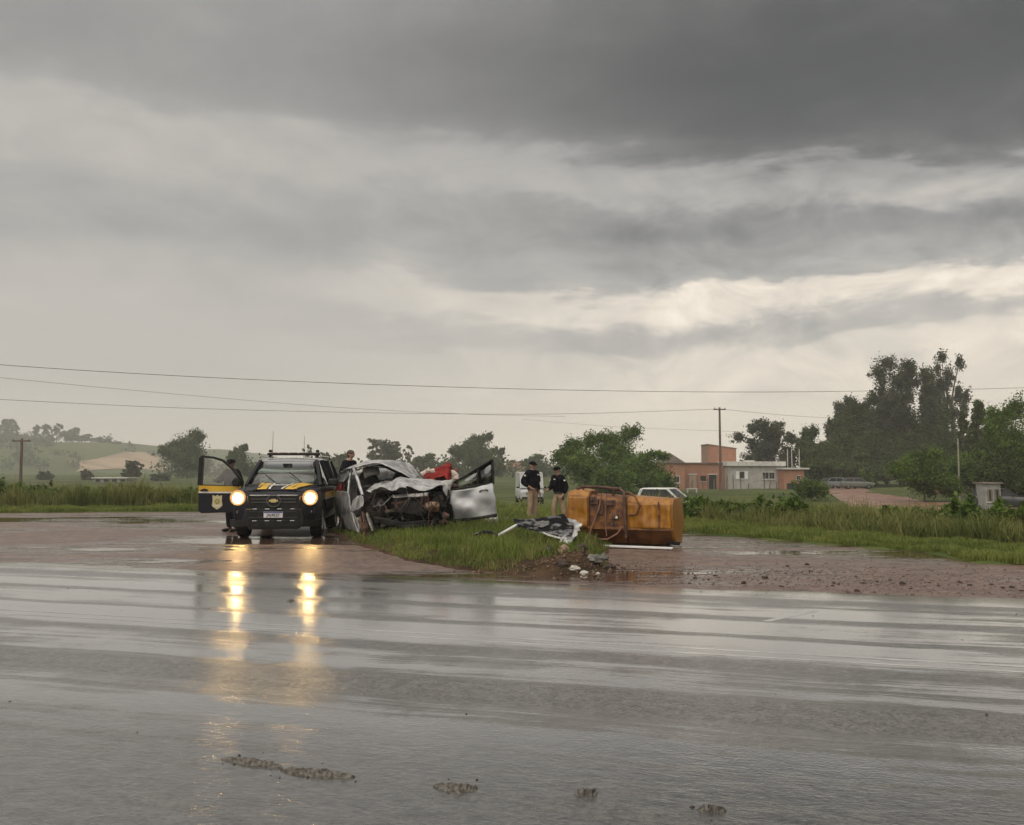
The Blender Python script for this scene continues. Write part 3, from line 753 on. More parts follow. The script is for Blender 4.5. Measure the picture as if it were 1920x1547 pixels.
# --- verges, weeds and field grass
def field_pts(n, f, seed):
    r_ = np.random.default_rng(seed); return f(r_, n)
def band_pts(px0, px1, d0, d1, n, seed, ylo=None):
    """points outside the paved area: random along image bearings, d0..d1 metres from the paving"""
    r_ = np.random.default_rng(seed); out = []; got = 0
    while got < n:
        bx = r_.uniform(px0, px1, n * 4); Y = r_.uniform(11, 62, n * 4) ** 1.0
        p = np.column_stack([(bx - 960) / FPX * Y, Y]); d = sdf(p, PAVE); p = p[(d > d0) & (d < d1)]
        out.append(p); got += len(p)
    return np.concatenate(out)[:n]
def grass_band(name, label, p, h0, h1, w, m, seed, lean=.4, cat='grass', tufts=0.0):
    r_ = np.random.default_rng(seed)
    H = r_.uniform(h0, h1, len(p)) * (1 + hnoise(p[:, 0], p[:, 1], 1.6, .38, seed) + hnoise(p[:, 0], p[:, 1], .33, .22, seed + 1)); H = np.clip(H, .03, 3)
    return blades(name, np.column_stack([p, terrain(p[:, 0], p[:, 1])]), H, r_.uniform(.6, 1.4, len(p)) * w, m, label, cat, seed, lean)
p = np.concatenate([band_pts(-320, 420, .05, 3.4, 34000, 21), band_pts(420, 1100, .05, 4, 15000, 22)])
grass_band('verge_grass', 'short green verge grass beyond the far road edge', p, .06, .18, .022, grass_low, 3, .6)
p = band_pts(1240, 2200, .03, 2.4, 48000, 23)
grass_band('verge_grass', 'short green verge grass along the right branch road', p, .05, .16, .014, grass_low, 4, .6)
p = band_pts(1200, 2200, 2.3, 7.5, 40000, 24)
grass_band('tall_weeds', 'tall green and straw weeds in the ditch on the right', p, .26, .62, .02, grass_dry, 5, .7, 'weeds')
p = band_pts(-320, 400, 3.4, 11, 40000, 25)
grass_band('tall_weeds', 'tall straw-tipped weeds behind the far verge on the left', p, .4, 1.0, .03, grass_dry, 6, .6, 'weeds')
p = band_pts(-60, 1400, 4, 26, 26000, 26); p = p[(p[:, 0] / p[:, 1] > -.33)]
grass_band('field_grass', 'rough green pasture grass in the field behind the crash', p, .12, .4, .04, grass_low, 7, .5)
p = band_pts(1250, 2050, 7, 40, 26000, 27)
grass_band('field_grass', 'rough green pasture grass before the houses', p, .08, .26, .04, grass_low, 8, .5)
p = np.concatenate([band_pts(1230, 2050, 2.4, 7.0, 260, 34), band_pts(-60, 400, 3.4, 9, 420, 35), band_pts(420, 1100, 3, 12, 200, 36)])
grass_band('dry_stalks', 'thin dead straw stalks standing above the roadside weeds', p, .3, .7, .010, mat('straw', (0.20, 0.16, 0.08), (0.34, 0.28, 0.15), rough=.7, scale=.8, trans=.2, attr='tint', spec=.2), 9, .25, 'stalks')
# leafy shrubs inside the weeds, each a bush of its own
rd = random.Random(4)
def shrub(px, Y, h, w, lab, lm_, n, grp):
    x = (px - 960) / FPX * Y; plant_tree('ditch_shrub', lab, 'shrub', x, Y, h, w, 'bush', int(px), n, .075, lm_, grp)
side = ['at the left picture edge', 'second from the left edge', 'third from the left edge', 'left of the pole base', 'just past the pole', 'under the far small bush', 'below the upright bush', 'below the tan field', 'under the spindly tree', 'before the tall rounded tree', 'nearest the open car door']
for i, px in enumerate([6, 36, 62, 98, 130, 166, 200, 236, 270, 306, 345]):
    shrub(px, 36.3 + (i * 7 % 5) * .7, (1.55, 1.3, 1.5, 1.25, 1.4, 1.2, 1.35, 1.3, 1.25, 1.1, 1.05)[i], rd.uniform(1.5, 2.2), 'green roadside shrub in the weeds ' + side[i], leaf_mid, 1500, 'shrubs in the left weeds')
side = ['just right of the orange tank', 'second right of the tank', 'third right of the tank', 'fourth right of the tank', 'below the green corner bush', 'at the mouth of the dirt lane', 'just right of the dirt lane mouth', 'below the leaning two-stemmed tree', 'below the pale lamp post', 'second from the right edge', 'at the right picture edge']
for i, px in enumerate([1300, 1345, 1400, 1462, 1520, 1580, 1640, 1700, 1770, 1840, 1905]):
    Y = float(np.interp(px, [1300, 1500, 1700, 1920], [25.6, 23.2, 21.2, 19.0])) + (i % 3) * .5
    shrub(px, Y, (.95, .85, .95, 1.05, .9, .65, .75, .95, 1.1, 1.05, 1.15)[i], rd.uniform(1.0, 1.6), 'low dark ditch shrub ' + side[i], leaf_mid, 1500, 'shrubs in the right ditch')

# --- haze filling the place
hm = bpy.data.materials.new('rain_haze'); hm.use_nodes = True; nt = hm.node_tree; nt.nodes.clear()
ho = nt.nodes.new('ShaderNodeOutputMaterial'); hv = nt.nodes.new('ShaderNodeVolumePrincipled')
hv.inputs['Color'].default_value = (0.985, 0.985, 0.98, 1); hv.inputs['Density'].default_value = 0.00065; hv.inputs['Anisotropy'].default_value = 0.2
nt.links.new(hv.outputs[0], ho.inputs['Volume'])
o = MB().box((0, 590, 27), (1840, 1360, 68)).obj('haze', hm, smooth=0)
tag(o, 'thin grey rain haze lying over the fields', 'haze', kind='stuff')

# ================================================================== VEHICLES
navy = mat('navy_paint', (0.006, 0.006, 0.011), (0.010, 0.010, 0.016), rough=.4, coat=.12, scale=1.5, r2=.5, spec=.2)
black_plastic = mat('black_plastic', (0.006, 0.006, 0.006), (0.016, 0.015, 0.014), rough=.5, scale=12, r2=.38, spec=.25)
black_glass = mat('black_glass', (0.004, 0.004, 0.005), (0.006, 0.006, 0.007), rough=.12, spec=.25)
rubber = mat('tyre_rubber', (0.008, 0.008, 0.008), (0.022, 0.019, 0.017), rough=.8, scale=6, spec=.2)
chrome = mat('dull_chrome', (0.35, 0.35, 0.35), (0.5, 0.5, 0.5), rough=.25, metal=.9, scale=9)
alloy = mat('alloy_wheel', (0.22, 0.22, 0.22), (0.34, 0.33, 0.32), rough=.4, metal=.8, scale=9)
yellow = mat('police_yellow', (0.62, 0.36, 0.02), (0.72, 0.44, 0.03), rough=.35, scale=3)
offwhite = mat('white_decal', (0.66, 0.64, 0.58), (0.78, 0.76, 0.7), rough=.4, scale=20)
silver = mat('silver_paint', (0.42, 0.43, 0.44), (0.56, 0.56, 0.56), rough=.3, metal=.35, coat=.5, scale=2.2, r2=.45)
white_paint = mat('white_paint', (0.66, 0.66, 0.64), (0.78, 0.78, 0.76), rough=.3, coat=.5, scale=2)
dark_trim = mat('dark_interior', (0.012, 0.012, 0.013), (0.035, 0.034, 0.034), rough=.8, scale=7)
glass_w = glass('windscreen_glass', (0.30, 0.35, 0.33), .0)
glass_d = glass('tinted_glass', (0.16, 0.18, 0.17), .05)
red_lens = mat('red_lens', (0.25, 0.015, 0.012), (0.35, 0.03, 0.02), rough=.15, scale=8)

def car_section(y, w, zb, zs, zt, tuck=.9):
    h = [(0, zb), (w * .8, zb), (w * .965, zb + .09), (w, zb + .28), (w * .995, zs - .14), (w * .975, zs - .045), (w * .93, zs), (w * .5, zt), (0, zt + .012)]
    return [(x, y, z) for x, z in h] + [(-x, y, z) for x, z in h[-2:0:-1]]
def wheel(parent, x, y, r=.38, w=.25, out=1, z=None, rimm=None, tilt=0.0):
    z = r if z is None else z; h = w / 2
    prof = [(r * .66, -h * .96), (r * .80, -h), (r * .94, -h * .92), (r, -h * .6), (r, h * .6), (r * .94, h * .92), (r * .80, h), (r * .66, h * .96), (r * .62, 0), (r * .66, -h * .96)]
    mb = MB().lathe(prof, (0, 0, 0), 'X', 30)
    for k in range(30):
        a = 2 * math.pi * k / 30
        mb.box((0, r * 1.0 * math.cos(a), r * math.sin(a)), (w * .62, .028, .012), M=Matrix.Rotation(a - math.pi / 2, 4, 'X'))
    t = mb.obj('wheel', rubber, parent); t.location = (x, y, z); t.rotation_euler = (0, tilt, 0)
    rm = MB().lathe([(r * .67, -h * .8), (r * .67, h * .8), (r * .62, h * .86), (r * .58, h * .55), (r * .58, -h * .8)], (0, 0, 0), 'X', 28)
    s_ = out
    rm.lathe([(0, s_ * h * .62), (r * .13, s_ * h * .62), (r * .16, s_ * h * .45), (r * .16, s_ * h * .2)], (0, 0, 0), 'X', 14)
    for k in range(6):
        a = 2 * math.pi * k / 6 + .3
        rm.beam((s_ * h * .45, r * .1 * math.cos(a), r * .1 * math.sin(a)), (s_ * h * .6, r * .6 * math.cos(a), r * .6 * math.sin(a)), r * .17, .03, up=(1, 0, 0))
    rm.obj('rim', rimm or alloy, t)
    MB().lathe([(0, s_ * h * .1), (r * .44, s_ * h * .1), (r * .44, s_ * h * .05), (0, s_ * h * .05)], (0, 0, 0), 'X', 20).obj('brake_disc', dark_trim, t)
    return t
def cut(o, cutters):
    """cut wheel wells out of a body"""
    tmp = []
    for c in cutters:
        c.hide_render = True
        md = o.modifiers.new('well', 'BOOLEAN'); md.operation = 'DIFFERENCE'; md.object = c; md.solver = 'EXACT'; tmp.append(c)
    dg = bpy.context.evaluated_depsgraph_get()
    me = bpy.data.meshes.new_from_object(o.evaluated_get(dg)); o.modifiers.clear(); old = o.data; o.data = me
    bpy.data.meshes.remove(old)
    for c in tmp: bpy.data.objects.remove(c)
    me.polygons.foreach_set('use_smooth', np.ones(len(me.polygons), bool)); me.set_sharp_from_angle(angle=R(32))
def well(x, y, z, r, w):
    return MB().lathe([(0, -w), (r, -w), (r, w), (0, w)], (x, y, z), 'X', 24).obj('tmp_well', dark_trim)

# ------------------------------------------------------------------ police SUV (local: -y is its nose, +x image right)
PC = thing('police_car', 'dark blue police SUV with lit headlights and open door', 'car', (-5.09, 19.45, 0.0), R(5))
HS = [(0.03, .60, .42, .93, .955), (0.07, .76, .36, .985, 1.01), (.17, .87, .30, 1.02, 1.05), (.42, .93, .28, 1.05, 1.085), (.9, .95, .30, 1.085, 1.13), (1.3, .955, .30, 1.11, 1.155), (2.5, .955, .30, 1.12, 1.14), (4.0, .955, .30, 1.14, 1.16), (4.66, .93, .36, 1.14, 1.16), (4.84, .87, .46, 1.10, 1.12)]
body = MB().loft([car_section(*s_) for s_ in HS]).obj('body', navy, PC)
PW = [(.98, .40), (3.8, .40)]
bpy.context.view_layer.update()
cutters = []
for y_, r_ in PW:
    for s_ in (-1, 1):
        c = well(s_ * .92, y_, .39, .455, .22); c.parent = PC; cutters.append(c)
bpy.context.view_layer.update()
cut(body, cutters)
def hood_z(x, y):
    ys_ = [h[0] for h in HS]; w = np.interp(y, ys_, [h[1] for h in HS]); zs = np.interp(y, ys_, [h[3] for h in HS]); zt = np.interp(y, ys_, [h[4] for h in HS])
    u = abs(x) / w
    return zt + .012 * (1 - u / .5) if u < .5 else zt + (zs - zt) * (u - .5) / .43
# bonnet panel, its stripes and lettering
rows = [[(x * (.66 + .12 * (y - .1)), y, hood_z(x * .8, y) + .012 + (.02 if abs(abs(x) - .55) < .12 else 0)) for x in np.linspace(-1, 1, 25)] for y in np.linspace(.12, 1.27, 12)]
bonnet = MB().grid(rows).obj('bonnet', navy, PC, solid=.012, smooth=50)
def stripe(name, x0f, x1f, m_, lift=.028):
    rows = []
    for y in np.linspace(.14, 1.22, 14):
        a, b_ = x0f(y), x1f(y); rows.append([(x, y, hood_z(x, y) + lift + (.02 if .4 < abs(x) < .5 else .006)) for x in np.linspace(a, b_, 7)])
    return MB().grid(rows).obj(name, m_, bonnet, smooth=60, solid=.003)
stripe('yellow_stripe', lambda y: -.36 - .10 * y, lambda y: -.17 - .05 * y, yellow)
stripe('white_stripe', lambda y: -.135 - .05 * y, lambda y: -.09 - .05 * y, offwhite)
stripe('yellow_stripe', lambda y: .19 + .10 * y, lambda y: .43 + .22 * y, yellow)
stripe('white_stripe', lambda y: .11 + .10 * y, lambda y: .15 + .10 * y, offwhite)
tilt = Matrix.Rotation(R(5), 4, 'X')
text_mesh('bonnet_lettering', 'POLÍCIA', .15, Matrix.Translation((.01, .72, 1.165)) @ tilt, offwhite, bonnet, .003, .004)
text_mesh('bonnet_lettering', 'FEDERAL', .085, Matrix.Translation((-.02, .52, 1.152)) @ tilt, offwhite, bonnet, .003, .002)
# front fascia
MB().prism([(-.52, .64), (.52, .64), (.56, .93), (.50, .955), (-.50, .955), (-.56, .93)], 'Y', .0, .06).obj('grille', black_plastic, PC, bevel=.012)
g = PC.children[-1]
for z_, w_ in ((.945, .50), (.865, .47), (.80, .47)):
    MB().box((0, -.012, z_), (w_ * 2, .024, .016 if z_ < .94 else .022)).obj('grille_bar', chrome if z_ > .94 else mat('grey_trim', (.06, .055, .055), (.09, .085, .08), rough=.4, scale=9), g, bevel=.004)
MB().lathe([(.115, -.02), (.135, -.02), (.135, -.035), (.115, -.035), (.115, -.02)], (0, 0, .832), 'Y', 24).obj('emblem_ring', mat('grey_trim', (.06, .055, .055)), g).scale = (1.15, 1, 1)
g.children[-1].location.z = 0
gold = mat('gold_emblem', (0.55, 0.42, 0.16), (0.68, 0.55, 0.25), rough=.3, metal=.5, scale=20)
MB().prism([(-.10, .815), (-.045, .815), (-.045, .795), (.05, .795), (.05, .815), (.10, .815), (.085, .85), (.045, .85), (.045, .868), (-.045, .868), (-.045, .85), (-.085, .85)], 'Y', -.045, -.03).obj('emblem', gold, g)
MB().prism([(-.62, .30), (.62, .30), (.66, .40), (.58, .66), (-.58, .66), (-.66, .40)], 'Y', -.02, .10).obj('lower_grille', black_plastic, PC, bevel=.015)
lg = PC.children[-1]
for z_ in (.655, .405):
    for x_ in (-.39, -.13, .13, .40):
        MB().box((x_, -.03, z_), (.10, .02, .018)).obj('grille_clip', chrome, lg, bevel=.005)
for z_ in (.60, .47): MB().box((0, -.028, z_), (1.0, .014, .03)).obj('grille_slat', dark_trim, lg, bevel=.004)
plate = MB().box((.0, -.04, .535), (.40, .012, .13)).obj('number_plate', mat('plate_white', (.62, .60, .62), (.7, .68, .7), rough=.4), PC, bevel=.004)
MB().box((0, -.049, .586), (.385, .006, .024)).obj('plate_band', mat('plate_blue', (.05, .06, .22), rough=.4), plate)
text_mesh('plate_number', 'JAJ4E27', .085, Matrix.Translation((0, -.049, .525)) @ Matrix.Rotation(R(90), 4, 'X'), black_plastic, plate, .001, .001)
MB().loft([[(x, y + .35 * (abs(x) / .98) ** 4, z) for x, y, z in [(u * .98, -.03, z0) for u in np.linspace(-1, 1, 17)] + [(u * .98, .12, z0) for u in np.linspace(1, -1, 17)]] for z0 in (.27, .33, .42)]).obj('bumper', black_plastic, PC, bevel=.01)
skid = MB().prism([(-.5, .22), (.5, .22), (.58, .30), (-.58, .30)], 'Y', .0, .4).obj('skid_plate', black_plastic, PC, bevel=.01)
lamp_hot = mat('headlight_glow', (1, .9, .7), emit=(1.0, 0.66, 0.27), estr=90)
lamp_warm = mat('side_lamp_glow', (1, .7, .4), emit=(1.0, 0.62, 0.22), estr=9)
lens_m = glass('lamp_lens', (.85, .85, .82), .05)
for s_ in (-1, 1):
    poly = [(s_ * .50, .10, .83), (s_ * .72, .155, .80), (s_ * .90, .30, .82), (s_ * .935, .50, .90), (s_ * .92, .50, .99), (s_ * .86, .26, 1.0), (s_ * .68, .14, .965), (s_ * .52, .09, .945)]
    fr = [(x, y - .035, z) for x, y, z in poly]
    h_ = MB().loft([poly, fr], cap=True).obj('headlight', mat('lamp_housing', (.09, .085, .08), (.15, .14, .13), rough=.25, metal=.5), PC, bevel=.006)
    bulb = MB().lathe([(0, .0), (.04, .0), (.05, .008), (.052, .04), (0, .04)], (s_ * .76, .04, .895), 'Y', 20).obj('main_beam', lamp_hot, h_)
    MB().lathe([(0, 0), (.022, 0), (.026, .02), (0, .02)], (s_ * .585, .055, .905), 'Y', 12).obj('side_lamp', lamp_warm, h_)
    rf_ = MB().lathe([(.052, .03), (.082, .016), (.082, .03), (.052, .05), (.052, .03)], (s_ * .76, .035, .895), 'Y', 24).obj('reflector_halo_ring', mat('reflector_halo_inner', (1, .8, .5), emit=(1.0, .70, .34), estr=2.6), h_)  # emission graded over the reflector rings paints the headlight's soft halo
    MB().lathe([(.082, .016), (.122, .002), (.122, .03), (.082, .03), (.082, .016)], (s_ * .76, .035, .895), 'Y', 24).obj('reflector_halo_ring', mat('reflector_halo_mid', (1, .7, .4), emit=(1.0, .50, .15), estr=.45), h_)
    MB().lathe([(.122, .002), (.165, -.004), (.165, .03), (.122, .03), (.122, .002)], (s_ * .76, .037, .895), 'Y', 24).obj('reflector_halo_ring', mat('reflector_halo_outer', (.8, .5, .25), emit=(1.0, .40, .09), estr=.12), h_)
    ld = bpy.data.lights.new('headlight_lamp', 'SPOT'); ld.energy = 130; ld.color = (1, .70, .36); ld.spot_size = R(95); ld.spot_blend = .8; ld.shadow_soft_size = .06
    lo = bpy.data.objects.new('headlight_lamp', ld); link(lo, h_); lo.location = (s_ * .76, .0, .895); lo.rotation_euler = (R(78), 0, 0)
    fg = MB().lathe([(0, -.01), (.05, -.01), (.055, .03), (0, .03)], (s_ * .74, .10, .60), 'Y', 16).obj('fog_lamp', chrome, PC)
    MB().prism([(s_ * .64, .53), (s_ * .86, .55), (s_ * .86, .68), (s_ * .68, .69)], 'Y', .12, .20).obj('fog_lamp_recess', black_plastic, PC, bevel=.008)
# cabin
roof = MB().loft([[(x, y, z) for x, z in [(-w, zb), (-w * .98, zb + .03), (-w * .8, zt - .012), (0, zt), (w * .8, zt - .012), (w * .98, zb + .03), (w, zb), (0, zb - .01)]] for y, w, zb, zt in [(1.93, .60, 1.675, 1.705), (2.05, .655, 1.70, 1.745), (2.6, .685, 1.725, 1.785), (3.8, .68, 1.72, 1.785), (4.5, .66, 1.68, 1.745), (4.62, .62, 1.64, 1.70)]]).obj('roof', mat('roof_sky_sheen', (.30, .30, .30), (.38, .38, .37), rough=.25, coat=.8, scale=1), PC, smooth=50)  # pale roof colour paints the sky's reflection on the dark car
for s_ in (-1, 1):
    MB().tube([(s_ * .70, 2.15, 1.77), (s_ * .70, 2.3, 1.81), (s_ * .71, 3.9, 1.81), (s_ * .69, 4.2, 1.76)], .018, 8).obj('roof_rail', chrome, roof)
    MB().beam((s_ * .83, 1.22, 1.12), (s_ * .645, 1.96, 1.70), .07, .07).obj('front_pillar', navy, PC, bevel=.01)
    MB().beam((s_ * .90, 2.62, 1.12), (s_ * .69, 2.58, 1.72), .05, .10).obj('middle_pillar', navy, PC)
    MB().beam((s_ * .90, 3.62, 1.12), (s_ * .69, 3.58, 1.72), .05, .10).obj('middle_pillar', navy, PC)
    MB().beam((s_ * .87, 4.66, 1.12), (s_ * .64, 4.56, 1.69), .07, .16).obj('rear_pillar', navy, PC)
    for y0, y1 in ((2.67, 3.56), (3.68, 4.55)) + (((1.40, 2.56),) if s_ == 1 else ()):
        yt = 2.02 if y0 < 2 else y0
        MB().grid([[(s_ * .895, y0, 1.13), (s_ * .895, y1, 1.13)], [(s_ * .69, yt, 1.70), (s_ * .69, y1, 1.70)]]).obj('side_window', glass_d, PC, smooth=0, solid=.004)
rows = [[(math.sin(u) * wd, y - .10 * (1 - abs(u) ** 2) + .02, z) for u in np.linspace(-1, 1, 13)] for y, z, wd in ((1.26, 1.125, .95), (1.62, 1.42, .84), (1.955, 1.69, .74))]
ws = MB().grid(rows).obj('windscreen', glass_w, PC, smooth=80, solid=.005)
MB().beam((-.10, 1.17, 1.15), (-.42, 1.36, 1.37), .018, .012).obj('wiper', black_plastic, ws)
MB().beam((.48, 1.18, 1.15), (.10, 1.40, 1.44), .02, .012).obj('wiper', black_plastic, ws)
MB().grid([[(-.62, 4.70, 1.13), (.62, 4.70, 1.13)], [(-.56, 4.58, 1.66), (.56, 4.58, 1.66)]]).obj('rear_window', glass_d, PC, smooth=0, solid=.004)
MB().box((0, 1.42, 1.14), (1.56, .42, .05)).obj('dashboard', dark_trim, PC, bevel=.02)
for s_ in (-1, 1):
    st = MB().box((s_ * .38, 2.5, 1.2), (.5, .14, .42)).obj('front_seat', dark_trim, PC, bevel=.05)
    MB().box((s_ * .38, 2.52, 1.50), (.26, .09, .17)).obj('headrest', dark_trim, st, bevel=.04)
MB().tube([(.38 + .18 * math.cos(a), 1.72 + .06 * math.sin(a), 1.2 + .15 * math.sin(a)) for a in np.linspace(0, 6.283, 20)], .015, 6).obj('steering_wheel', dark_trim, PC)
MB().box((0, 1.80, 1.60), (.22, .03, .07)).obj('interior_mirror', dark_trim, PC, bevel=.012)
MB().box((0, 2.78, 1.40), (1.34, .04, .56)).obj('cabin_light_block', dark_trim, PC, bevel=.02)  # unseen dark panel added to block bright light from the rear window
lb = MB().box((0.03, 2.55, 1.865), (1.24, .26, .055)).obj('light_bar', black_plastic, PC, bevel=.02)
for k in range(5): MB().box((-.44 + k * .235, 2.50, 1.882), (.19, .20, .045)).obj('light_module', mat('dark_red_lens', (.03, .008, .008), (.05, .014, .012), rough=.2), lb, bevel=.01)
for s_ in (-1, 1):
    MB().box((s_ * .56 + .03, 2.55, 1.82), (.05, .12, .06)).obj('bar_mount', black_plastic, lb)
    MB().lathe([(0, 0), (.04, 0), (.045, .03), (.03, .06), (0, .06)], (s_ * .56 + .03, 2.55, 1.912), 'Z', 12).obj('alley_light', black_plastic, lb)
MB().tube([(-.56, 3.0, 1.78), (-.56, 3.05, 2.45)], [.008, .004], 6).obj('aerial', black_plastic, PC)
MB().tube([(.12, 3.6, 1.78), (.12, 3.65, 2.35)], [.008, .004], 6).obj('aerial', black_plastic, PC)
mr = MB().box((1.09, 1.52, 1.20), (.24, .12, .17)).obj('wing_mirror', black_plastic, PC, bevel=.04)
MB().beam((.94, 1.55, 1.13), (1.02, 1.54, 1.16), .05, .04).obj('mirror_arm', black_plastic, mr)
MB().grid([[(.962, y, z) for y in np.linspace(1.1, 4.55, 20)] for z in (.86, .98)]).obj('side_stripe', yellow, PC, smooth=0, solid=.006)
MB().grid([[(.964, y, z) for y in np.linspace(1.1, 4.55, 20)] for z in (.83, .852)]).obj('side_stripe_edge', offwhite, PC, smooth=0, solid=.006)
for y_ in (2.35, 3.35): MB().box((.975, y_, .93), (.04, .18, .035)).obj('door_handle', black_plastic, PC, bevel=.01)
for s_ in (-1, 1):
    wheel(PC, s_ * .80, .98, .395, .26, s_); wheel(PC, s_ * .80, 3.8, .395, .26, s_)
MB().box((0, 2.3, .33), (1.3, 4.0, .12)).obj('underbody', dark_trim, PC)
# open front door; local door frame: u = along door from hinge, outer skin faces -y
door = bpy.data.objects.new('door', None)
def door_obj(parent, hinge, ang, L=1.06):
    c, s_ = math.cos(ang), math.sin(ang)
    def D(u, t, z):
        u = u * .86; return (hinge[0] - u * c + t * s_, hinge[1] + u * s_ + t * c, z)     # u towards image left, t thickness away from the camera
    return D
D = door_obj(PC, (-.965, 1.36), R(-6))
def dprism(poly, t0, t1):
    n = len(poly); vs_ = [D(u, t0, z) for u, z in poly] + [D(u, t1, z) for u, z in poly]
    return MB().add(vs_, [tuple(range(n)), tuple(range(2 * n - 1, n - 1, -1))] + [(i, i + n, (i + 1) % n + n, (i + 1) % n) for i in range(n)])
dr = dprism([(0, .56), (.10, .53), (1.0, .51), (1.07, .56), (1.08, .9), (1.07, 1.16), (0, 1.13), (-.01, .8)], 0, .10).obj('open_door', navy, PC, bevel=.015)
fpts = [(0.0, 1.13), (.04, 1.28), (.22, 1.50), (.48, 1.70), (.72, 1.765), (1.0, 1.79), (1.045, 1.76), (1.075, 1.14)]
fm = MB()
for a, b_ in zip(fpts[:-1], fpts[1:]): fm.beam(D(a[0], .05, a[1]), D(b_[0], .05, b_[1]), .05, .10 if a[0] > 1.0 else .065, up=D(0, 1, 0) if False else (s_ * 0, 1, 0))
fm.beam(D(1.02, .05, 1.14), D(.985, .05, 1.79), .05, .12, up=(0, 1, 0))
fm.obj('door_window_frame', black_plastic, dr)
n_ = len(fpts); MB().add([D(u, .05, z) for u, z in fpts], [tuple(range(n_))]).obj('door_window', glass('door_glass', (.72, .75, .72), .06), dr, smooth=0)
dprism([(.0, .99), (1.075, 1.0), (1.068, 1.135), (.0, 1.11)], -.006, .0).obj('yellow_band', yellow, dr)
dprism([(.0, .955), (1.078, .965), (1.077, .998), (.0, .988)], -.008, .0).obj('white_band', offwhite, dr)
dprism([(.84, 1.005), (1.03, 1.01), (1.03, 1.04), (.92, 1.07), (.84, 1.04)], -.035, .0).obj('door_handle', black_plastic, dr, bevel=.01)
cx_, cz_ = .60, .765
sh = [(-.12, .15), (-.05, .13), (0, .155), (.05, .13), (.12, .15), (.115, .02), (.135, -.08), (.09, -.125), (0, -.175), (-.09, -.125), (-.135, -.08), (-.115, .02)]
bd = dprism([(cx_ + u, cz_ + z) for u, z in sh], -.010, .0).obj('badge', mat('badge_gold', (.55, .46, .26), (.66, .58, .36), rough=.4, scale=14), dr)
dprism([(cx_ + .062 * math.cos(a), cz_ + .062 * math.sin(a) + .01) for a in np.linspace(0, 6.28, 19)[:-1]], -.014, -.009).obj('badge_disc', mat('badge_green', (.22, .22, .05), (.33, .30, .07), rough=.4, scale=30), bd)
dprism([(cx_ + (.05 if k % 2 == 0 else .02) * math.sin(k * math.pi / 5), cz_ + .01 + (.05 if k % 2 == 0 else .02) * math.cos(k * math.pi / 5)) for k in range(10)], -.018, -.013).obj('badge_star', gold, bd)
dprism([(cx_ - .085, cz_ - .075), (cx_ + .085, cz_ - .075), (cx_ + .07, cz_ - .10), (cx_ - .07, cz_ - .10)], -.014, -.009).obj('badge_scroll', offwhite, bd)
dm = dprism([(.03, 1.12), (.20, 1.13), (.24, 1.20), (.20, 1.29), (.10, 1.31), (.02, 1.24)], -.17, -.02).obj('door_mirror', black_plastic, dr, bevel=.03)

# ------------------------------------------------------------------ wrecked silver car on the island
WK = thing('wrecked_car', 'smashed silver hatchback with crumpled bonnet and front door hanging open', 'car', (WX, WY, 0.2), 0)
WM = Matrix.Translation((-WX, -WY, -0.2))
def wp(px, py, Y): return WM @ at(px, py, Y)
silver_c = mat('crushed_silver', (0.25, 0.255, 0.26), (0.55, 0.55, 0.545), rough=.35, metal=.35, coat=.3, scale=6, r2=.55, bump=.5, bscale=16)
grime = mat('engine_grime', (0.006, 0.006, 0.006), (0.032, 0.027, 0.023), rough=.6, scale=9, r2=.4, bump=.5, spec=.25)
rust = mat('rust_brown', (0.05, 0.024, 0.016), (0.13, 0.066, 0.042), rough=.7, scale=9, bump=.5)
grey_metal = mat('grey_metal', (0.13, 0.13, 0.125), (0.26, 0.25, 0.24), rough=.4, metal=.6, scale=11, bump=.3)
liner = mat('roof_lining', (0.20, 0.20, 0.19), (0.30, 0.30, 0.28), rough=.8, scale=5)
def sheet(name, ctrl, m_, parent, amp=.015, freq=4.0, seed=1, nu=18, nv=14, th=.006, smooth=28, ridge=False):
    rows = patch([[wp(*p) for p in r] for r in ctrl], nu, nv, amp, freq, seed, ridge)
    return MB().grid(rows).obj(name, m_, parent, smooth=smooth, solid=th)
# roof, buckled upwards
rf = sheet('roof', [[(662, 877, 20.35), (686, 871, 20.2), (708, 868, 20.1), (742, 881, 20.05), (774, 898, 20.2)],
                    [(650, 879, 21.2), (684, 867, 21.0), (712, 863.5, 20.9), (752, 867, 20.9), (786, 893, 21.0)],
                    [(640, 884, 22.0), (680, 868, 21.9), (714, 865, 21.8), (752, 867, 21.8), (772, 873, 21.8)],
                    [(634, 890, 22.6), (676, 876, 22.7), (714, 872, 22.8), (746, 874, 22.8), (764, 880, 22.7)]], silver_c, WK, .024, 3.0, 3, 26, 30, .012, 24)
sheet('roof_lining', [[(666, 881, 20.45), (690, 876, 20.35), (708, 873, 20.3), (742, 886, 20.3), (772, 902, 20.4)],
                      [(655, 885, 21.6), (690, 876, 21.5), (714, 872, 21.5), (752, 878, 21.5), (776, 895, 21.5)]], dark_trim, rf, .01, 5, 5, 6, 18, .01)
